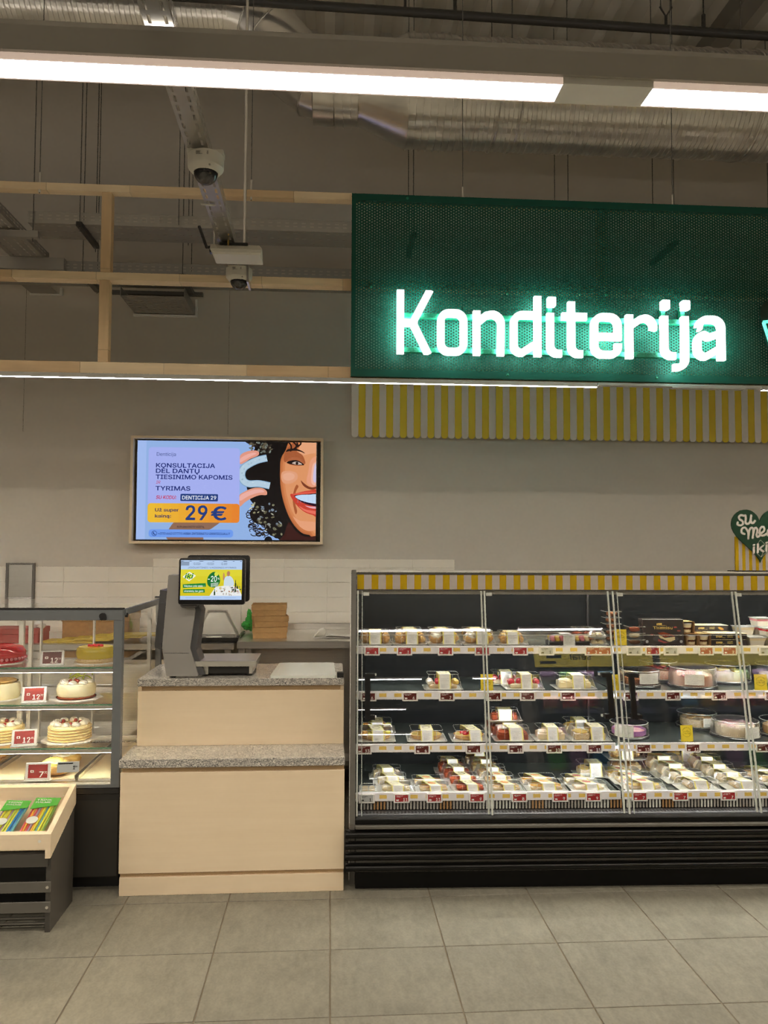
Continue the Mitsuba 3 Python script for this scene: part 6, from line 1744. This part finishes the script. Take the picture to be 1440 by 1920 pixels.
def dome(x, y, z, r, h, label, side, top, cake_h, lab=None, violet=False, frosted=False):
    t = thing('cake_dome', label, 'cake dome')
    part(t, 'base', lathe([(0, z), (r * 1.03, z), (r * 1.04, z + 0.006), (r * 0.98, z + 0.012), (0, z + 0.010)], 40, (x, y, 0)), 'mat_tray_black', 40)
    part(t, 'cake', lathe([(0, z + 0.012), (r * 0.80, z + 0.012), (r * 0.82, z + cake_h * 0.6), (r * 0.8, z + cake_h), (r * 0.5, z + cake_h + 0.004), (0, z + cake_h + 0.005)], 36, (x, y, 0)), side, 40)
    rq = random.Random(int(x * 1000))
    if top:
        part(t, 'topping', cat(*[lump(0.016, (x + rq.uniform(-0.6, 0.6) * r, y + rq.uniform(-0.6, 0.6) * r, z + cake_h + 0.004), (1.3, 1.3, 0.6), 0.3, 3, i, 1) for i in range(9)]), top, True)
    n = 60
    a = np.arange(n) * 2 * np.pi / n
    rows = [(r, z + 0.012), (r * 0.985, z + h * 0.55), (r * 0.955, z + h * 0.9), (r * 0.93, z + h * 0.97), (r * 0.86, z + h), (r * 0.80, z + h * 0.985), (0.001, z + h * 0.985)]
    lk = part(t, 'lid', lathe(rows, n, (x, y, 0)), 'mat_frosted' if frosted else 'mat_clear', 25)
    ring_ = [(x + r * 0.95 * math.cos(q), y + r * 0.95 * math.sin(q), z + h * 0.93) for q in np.linspace(0, 2 * np.pi, 49)]
    part(lk, 'lid_ring', tube(ring_, 0.0022, 5), 'mat_plastic_edge')
    part(lk, 'lid_ring', tube([(x + r * 1.0 * math.cos(q), y + r * 1.0 * math.sin(q), z + 0.013) for q in np.linspace(0, 2 * np.pi, 49)], 0.0016, 5), 'mat_plastic_edge')
    part(lk, 'lid_rib', cat(*[tube([(x + r * 0.995 * math.cos(q), y + r * 0.995 * math.sin(q), z + 0.02), (x + r * 0.965 * math.cos(q), y + r * 0.965 * math.sin(q), z + h * 0.88)], 0.00028, 3, False) for q in np.linspace(np.pi, 2 * np.pi, 40)]), 'mat_plastic_edge')
    if lab:
        a0, a1, z0, z1 = lab
        V, UV, F = [], [], []
        for i, q in enumerate(np.linspace(a0, a1, 9)):
            for j, zz in enumerate((z0, z1)):
                rr2 = r * (1.022 - 0.03 * zz)
                V.append((x + rr2 * math.sin(q), y - rr2 * math.cos(q), z + h * zz))
                UV.append((i / 8, j))
            if i:
                b = 2 * i - 2
                F += [(b, b + 2, b + 3), (b, b + 3, b + 1)]
        part(lk, 'sticker', trimesh.Trimesh(V, F, process=False), 'mat_sticker', uv=np.array(UV, float))
    if violet:
        part(t, 'print_card', cat(*[lathe([(r * 0.86, z + 0.015), (r * 0.87, z + h * 0.5)], 20, (x, y, 0))]), 'mat_paper_violet', True)


dome(1.592, 4.06, zS, 0.100, 0.088, 'clear dome with big white label just right of the second shelf door handles', 'mat_choc', None, 0.040, (-0.35, 0.75, 0.25, 0.86))
dome(1.760, 4.243, zS, 0.103, 0.108, 'tall clear dome over an orange crumbed cake behind the frosted dome on the second shelf', 'mat_crumb_red', 'mat_berry', 0.058)
dome(1.858, 4.035, zS, 0.118, 0.106, 'wide frosted dome over a pink crumbed cake in the front of the second shelf', 'mat_crumb_red', 'mat_pink', 0.062, (-0.72, 0.08, 0.22, 0.72), frosted=True)
dome(2.105, 4.17, zS, 0.115, 0.104, 'clear dome over a yellow cake behind the third glass edge, second shelf', 'mat_cream_food', 'mat_custard', 0.062, (0.9, 1.4, 0.2, 0.9))
dome(2.35, 4.12, zS, 0.11, 0.108, 'clear dome with a white label at the right frame edge on the second shelf', 'mat_cream_food', None, 0.05, (-0.8, 0.2, 0.25, 0.85))

# third shelf
for i, (x, yf, w, kd, lb) in enumerate(((0.228, 3.905, 0.182, 'oval', 'oval clear box with an orange topped tart, front left on the third shelf'), (0.238, 4.085, 0.182, 'oval', 'oval clear box with a yellow tart behind the front left one on the third shelf'),
                                        (0.478, 3.905, 0.188, 'tart', 'golden custard tart box, middle one behind the left door on the third shelf'), (0.692, 3.90, 0.178, 'berrytart', 'strawberry tart box at the right of the left door, third shelf'))):
    t = clam(lb, kd, x, yf, zH, w, 0.16, 0.056, seed=20 + i, bw=0.062, shift=(0.01, 0.0, 0.0, 0.025)[i], base='mat_tray_white', slip=(-0.02, 0, 0, -0.03)[i])
for i in range(3):
    clam(('front clear box of the dark brown slice row on the third shelf', 'second clear box back of the dark brown slice row', 'third clear box back of the dark brown slice row')[i], 'brown', 0.908 - 0.008 * i, 3.905 + 0.125 * i, zH, 0.188, 0.115, 0.066, seed=30 + i, bw=0.07, shift=0.012, slip=-0.02)
clam('clear box stacked on top of the dark brown slice row, third shelf', 'brown', 0.89, 4.04, zH + 0.069, 0.17, 0.10, 0.06, seed=33, bw=0.07)
clam('clear box of pale slices right of the dark brown row, third shelf', 'white', 1.100, 3.905, zH, 0.168, 0.13, 0.068, seed=34, bw=0.058)
clam('front clear box of yellow slices left of the purple dome, third shelf', 'yellow', 1.292, 3.90, zH, 0.196, 0.13, 0.07, seed=35, bw=0.066, shift=0.03)
clam('clear box of yellow slices behind the front yellow one, third shelf', 'yellow', 1.285, 4.05, zH, 0.185, 0.12, 0.072, seed=36, bw=0.06)
dome(1.522, 4.03, zH, 0.098, 0.078, 'small clear dome with purple print and white label on the third shelf', 'mat_pink', None, 0.03, (-1.1, -0.1, 0.15, 0.9), violet=True)
dome(1.965, 4.235, zH, 0.105, 0.085, 'clear dome over a crumbed cake at the back of the third shelf', 'mat_crumb', 'mat_bake', 0.05, (-0.1, 0.7, 0.2, 0.75))
dome(2.075, 4.03, zH, 0.118, 0.086, 'front clear dome over a pale crumbed cake with a label on the third shelf', 'mat_crumb', 'mat_pink', 0.058, (-0.05, 0.75, 0.1, 0.75), frosted=True)
dome(2.325, 4.04, zH, 0.11, 0.086, 'clear dome over an orange cake cut by the right frame edge on the third shelf', 'mat_bake', 'mat_custard', 0.05, (0.1, 0.7, 0.1, 0.6))

# bottom deck: short rows of flat boxes running to the back
ROWS = ((0.190, 0.085, 1, 'white', 0.02, 'small low clear box at the far left of the bottom deck', 0.0),
        (0.322, 0.172, 3, 'white', 0.034, 'white slice box, second row on the bottom deck', 0.0),
        (0.504, 0.172, 2, 'slab', 0.032, 'box with orange badge, third row on the bottom deck', 0.012),
        (0.682, 0.166, 4, 'brown', 0.036, 'brown cake box with ring badge, fourth row on the bottom deck', 0.0),
        (0.858, 0.168, 5, 'slab', 0.034, 'box with orange badge, fifth row on the bottom deck', 0.0),
        (1.052, 0.196, 2, 'orange', 0.038, 'orange slice box, sixth row on the bottom deck', 0.0),
        (1.262, 0.18, 2, 'white', 0.034, 'box with red badge, seventh row on the bottom deck', 0.0),
        (1.535, 0.20, 3, 'yellow', 0.040, 'golden slice box, eighth row on the bottom deck', 0.0),
        (1.80, 0.20, 4, 'roll', 0.046, 'cream roll box, ninth row on the bottom deck', 0.0),
        (2.03, 0.195, 4, 'roll', 0.042, 'pale roll box, tenth row on the bottom deck', 0.0),
        (2.26, 0.19, 3, 'slab', 0.040, 'crumb slice box, last row at right on the bottom deck', 0.0))
POS = ('front', 'second from the front', 'third from the front', 'fourth from the front', 'at the very back')
for n, (x, w, cnt, kd, h, lb, sh) in enumerate(ROWS):
    for i in range(cnt):
        clam(lb + (', ' + POS[i] if cnt > 1 else ''), kd, x - 0.018 * i, 3.825 + 0.105 * i, zB + (0.0 if i == 0 else 0.0), w, 0.10, h + 0.012 * (i if n in (1, 3, 4, 8, 9) else 0), seed=40 + 7 * n + i, bw=w * 0.34, slip=-0.035, shift=0.01, banded=n != 0,
             print_={2: 'mat_label_orange', 3: 'mat_label_ring', 4: 'mat_label_orange', 5: 'mat_label_orange', 6: 'mat_label_red', 7: 'mat_label_red', 8: 'mat_label_orange'}.get(n, 'mat_label'))
clam('tall clear box of golden buns behind the sixth row of the bottom deck', 'yellow', 1.338, 4.045, zB, 0.15, 0.12, 0.072, seed=130, bw=0.064, shift=0.02)
clam('clear box of filled croissants standing high at the back, right of the second glass edges', 'croissant', 1.56, 4.16, zB + 0.058, 0.195, 0.13, 0.084, seed=131, bw=0.062)
clam('plain clear box under the filled croissants at the back of the bottom deck', 'slab', 1.56, 4.15, zB, 0.20, 0.13, 0.056, seed=132, banded=False)
clam('tall clear box of orange slices at the back behind the rolls, bottom deck', 'orange', 1.90, 4.245, zB, 0.185, 0.10, 0.115, seed=133, bw=0.064, shift=0.02)
FRAME.pop()

# ------------------------------------------------------------------ shelf unit beside the viewer, seen mirrored in the chiller doors
k = thing('shelf_unit', 'tall dark shelf unit with a yellow banner, facing the chiller from beside the viewer', 'shelf')
UX0, UX1, UY = 1.56, 3.78, 0.90
part(k, 'upright', bx(UX0, UX0 + 0.05, UY - 0.5, UY + 0.02, 0, 2.02), 'mat_zinc_tray')
part(k, 'upright', bx(2.64, 2.70, UY - 0.5, UY + 0.02, 0, 2.02), 'mat_zinc_tray')
part(k, 'upright', bx(UX1 - 0.05, UX1, UY - 0.5, UY + 0.02, 0, 2.02), 'mat_zinc_tray')
part(k, 'back_panel', bx(UX0, UX1, UY - 0.52, UY - 0.5, 0, 2.02), 'mat_black')
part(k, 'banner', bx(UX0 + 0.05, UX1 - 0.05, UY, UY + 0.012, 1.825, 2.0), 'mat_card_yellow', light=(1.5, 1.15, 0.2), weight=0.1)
for zz in (1.815, 1.59, 1.30):
    part(k, 'led_bar', bx(UX0 + 0.06, UX1 - 0.06, UY - 0.025, UY - 0.012, zz - 0.006, zz), 'mat_lens', light=CHILLER_LIGHT, weight=0.3)
    part(k, 'led_housing', bx(UX0 + 0.05, UX1 - 0.05, UY - 0.03, UY - 0.005, zz, zz + 0.01), 'mat_black')
    part(k, 'led_lip', bx(UX0 + 0.05, UX1 - 0.05, UY - 0.008, UY - 0.005, zz - 0.012, zz + 0.01), 'mat_black')
bt = turn(letters('šefai', 0.062, 0.001, True), math.pi)
part(k, 'lettering', moved(bt, (2.12, UY + 0.0135, 1.885)), 'mat_ink_black')
part(k, 'banner_print', cat(bx(1.66, 1.80, UY + 0.012, UY + 0.0125, 1.85, 1.875), bx(1.72, 1.85, UY + 0.012, UY + 0.0125, 1.90, 1.93)), 'mat_ink_black')
UN = 0
for zz in (1.66, 1.43, 0.92, 0.60, 0.12):
    part(k, 'shelf', bx(UX0 + 0.05, UX1 - 0.05, UY - 0.5, UY, zz, zz + 0.018), 'mat_black')
    part(k, 'rail', bx(UX0 + 0.05, UX1 - 0.05, UY, UY + 0.008, zz - 0.01, zz + 0.035), 'mat_rail_blue')
    for i, x in enumerate(np.arange(1.67, 3.6, 0.23)):
        part(k, 'shelf_tag', bx(x, x + 0.075, UY + 0.008, UY + 0.012, zz - 0.012, zz + 0.036), 'mat_tag_grey')
PACKS = ('paper_violet', 'red_box', 'header_green', 'berry', 'paper_violet', 'cherry', 'straw_blue', 'custard', 'straw_orange')
for r_, (zz, hh, nn) in enumerate(((1.682, 0.125, 12), (1.452, 0.16, 12), (0.942, 0.20, 11))):
    for i in range(nn):
        x = 1.66 + (2.04 / nn) * i
        if x < 2.71 and x + 0.15 > 2.63:
            continue
        c = PACKS[(i * 2 + r_) % 9]
        t = thing('snack_pack', '%s snack pack, %s in the %s row of the shelf unit beside the viewer' % ({'paper_violet': 'violet', 'red_box': 'dark red', 'header_green': 'green', 'berry': 'bright red', 'cherry': 'maroon', 'straw_blue': 'blue', 'custard': 'golden', 'straw_orange': 'orange'}[c], ORD[i], ('upper', 'middle', 'lower')[r_]), 'pack', 'snack packs on the shelf unit beside the viewer')
        part(t, 'pouch', hull([(x + a, UY - 0.03 - b, zz) for a in (0.0, 0.14) for b in (0, 0.05)] + [(x + a, UY - 0.06 + b, zz + hh) for a in (0.004, 0.136) for b in (0, 0.004)]), 'mat_' + c)
        part(t, 'foot_print', bx(x + 0.005, x + 0.135, UY - 0.0305, UY - 0.029, zz + 0.002, zz + 0.035), 'mat_card_yellow')

# ------------------------------------------------------------------ heart display on top of the chiller
k = thing('heart_display', 'dark green heart sign with white script on a striped stand on top of the chiller', 'sign')
HX, HZ, HY = 2.515, 1.655, 4.47
part(k, 'base', bx(2.345, 2.70, 4.43, 4.53, 1.4565, 1.462), 'mat_black')
st = bx(2.372, 2.66, 4.485, 4.495, 1.46, 1.66)
part(k, 'striped_board', st, 'mat_stripes', uv=(boxuv(st) - [2.372, 0]) * 1.75)
h = []
for t_ in np.linspace(0, 2 * np.pi, 60)[:-1]:
    hx_ = 16 * math.sin(t_) ** 3
    hz_ = 13 * math.cos(t_) - 5 * math.cos(2 * t_) - 2 * math.cos(3 * t_) - math.cos(4 * t_)
    h.append((HX + hx_ * 0.0108, 1.690 + hz_ * 0.0108))
part(k, 'heart', prism(Polygon(h), 0.008, 'xz', HY), 'mat_heart_green')


def script(lines, w_):
    return unary_union([LineString(curve(l, 5, False)).buffer(w_, quad_segs=4) for l in lines])


U = lambda x, y: (2.340 + (x - 360) * 0.000312, 1.832 - (y - 340) * 0.000296)
q = lambda *a: [U(x, y) for x, y in a]
su = script([q((605, 510), (560, 495), (515, 530), (530, 580), (585, 620), (590, 670), (540, 700), (485, 680), (490, 640))], 0.0062).union(
    script([q((640, 500), (650, 560), (640, 630), (665, 670), (715, 650), (740, 590), (755, 500)), q((755, 500), (745, 590), (765, 650), (800, 645), (825, 605))], 0.0062))
mei = script([q((620, 870), (570, 850), (560, 790), (600, 745), (650, 760), (690, 850), (690, 960)), q((700, 880), (720, 780), (760, 745), (790, 780), (785, 880), (775, 945)), q((790, 860), (815, 760), (850, 745), (870, 800), (850, 890), (880, 925), (920, 890))], 0.0060).union(
    script([q((900, 850), (960, 840), (1005, 790), (990, 725), (940, 740), (915, 800), (920, 870), (965, 900), (1020, 880), (1060, 850)), q((1075, 790), (1065, 870), (1085, 900), (1110, 880))], 0.0060))
part(k, 'lettering', prism(su, 0.001, 'xz', HY - 0.001), 'mat_heart_white')
part(k, 'lettering', prism(mei, 0.001, 'xz', HY - 0.001), 'mat_heart_white')
part(k, 'logo', moved(turn(letters('iki', 0.052, 0.001, True, slant=0.15, width=0.105), -0.17, (0, 1, 0)), (2.468, HY - 0.001, 1.560)), 'mat_heart_white')
dm = LineString([U(930, 985), U(1040, 1100), U(930, 1325), U(845, 1240)]).buffer(0.0008).union(LineString([U(930, 985), U(845, 1085)]).buffer(0.0008)).union(LineString([U(930, 1325), U(1060, 1210)]).buffer(0.0008))
part(k, 'logo_outline', prism(dm, 0.0006, 'xz', HY - 0.0006), 'mat_heart_white')
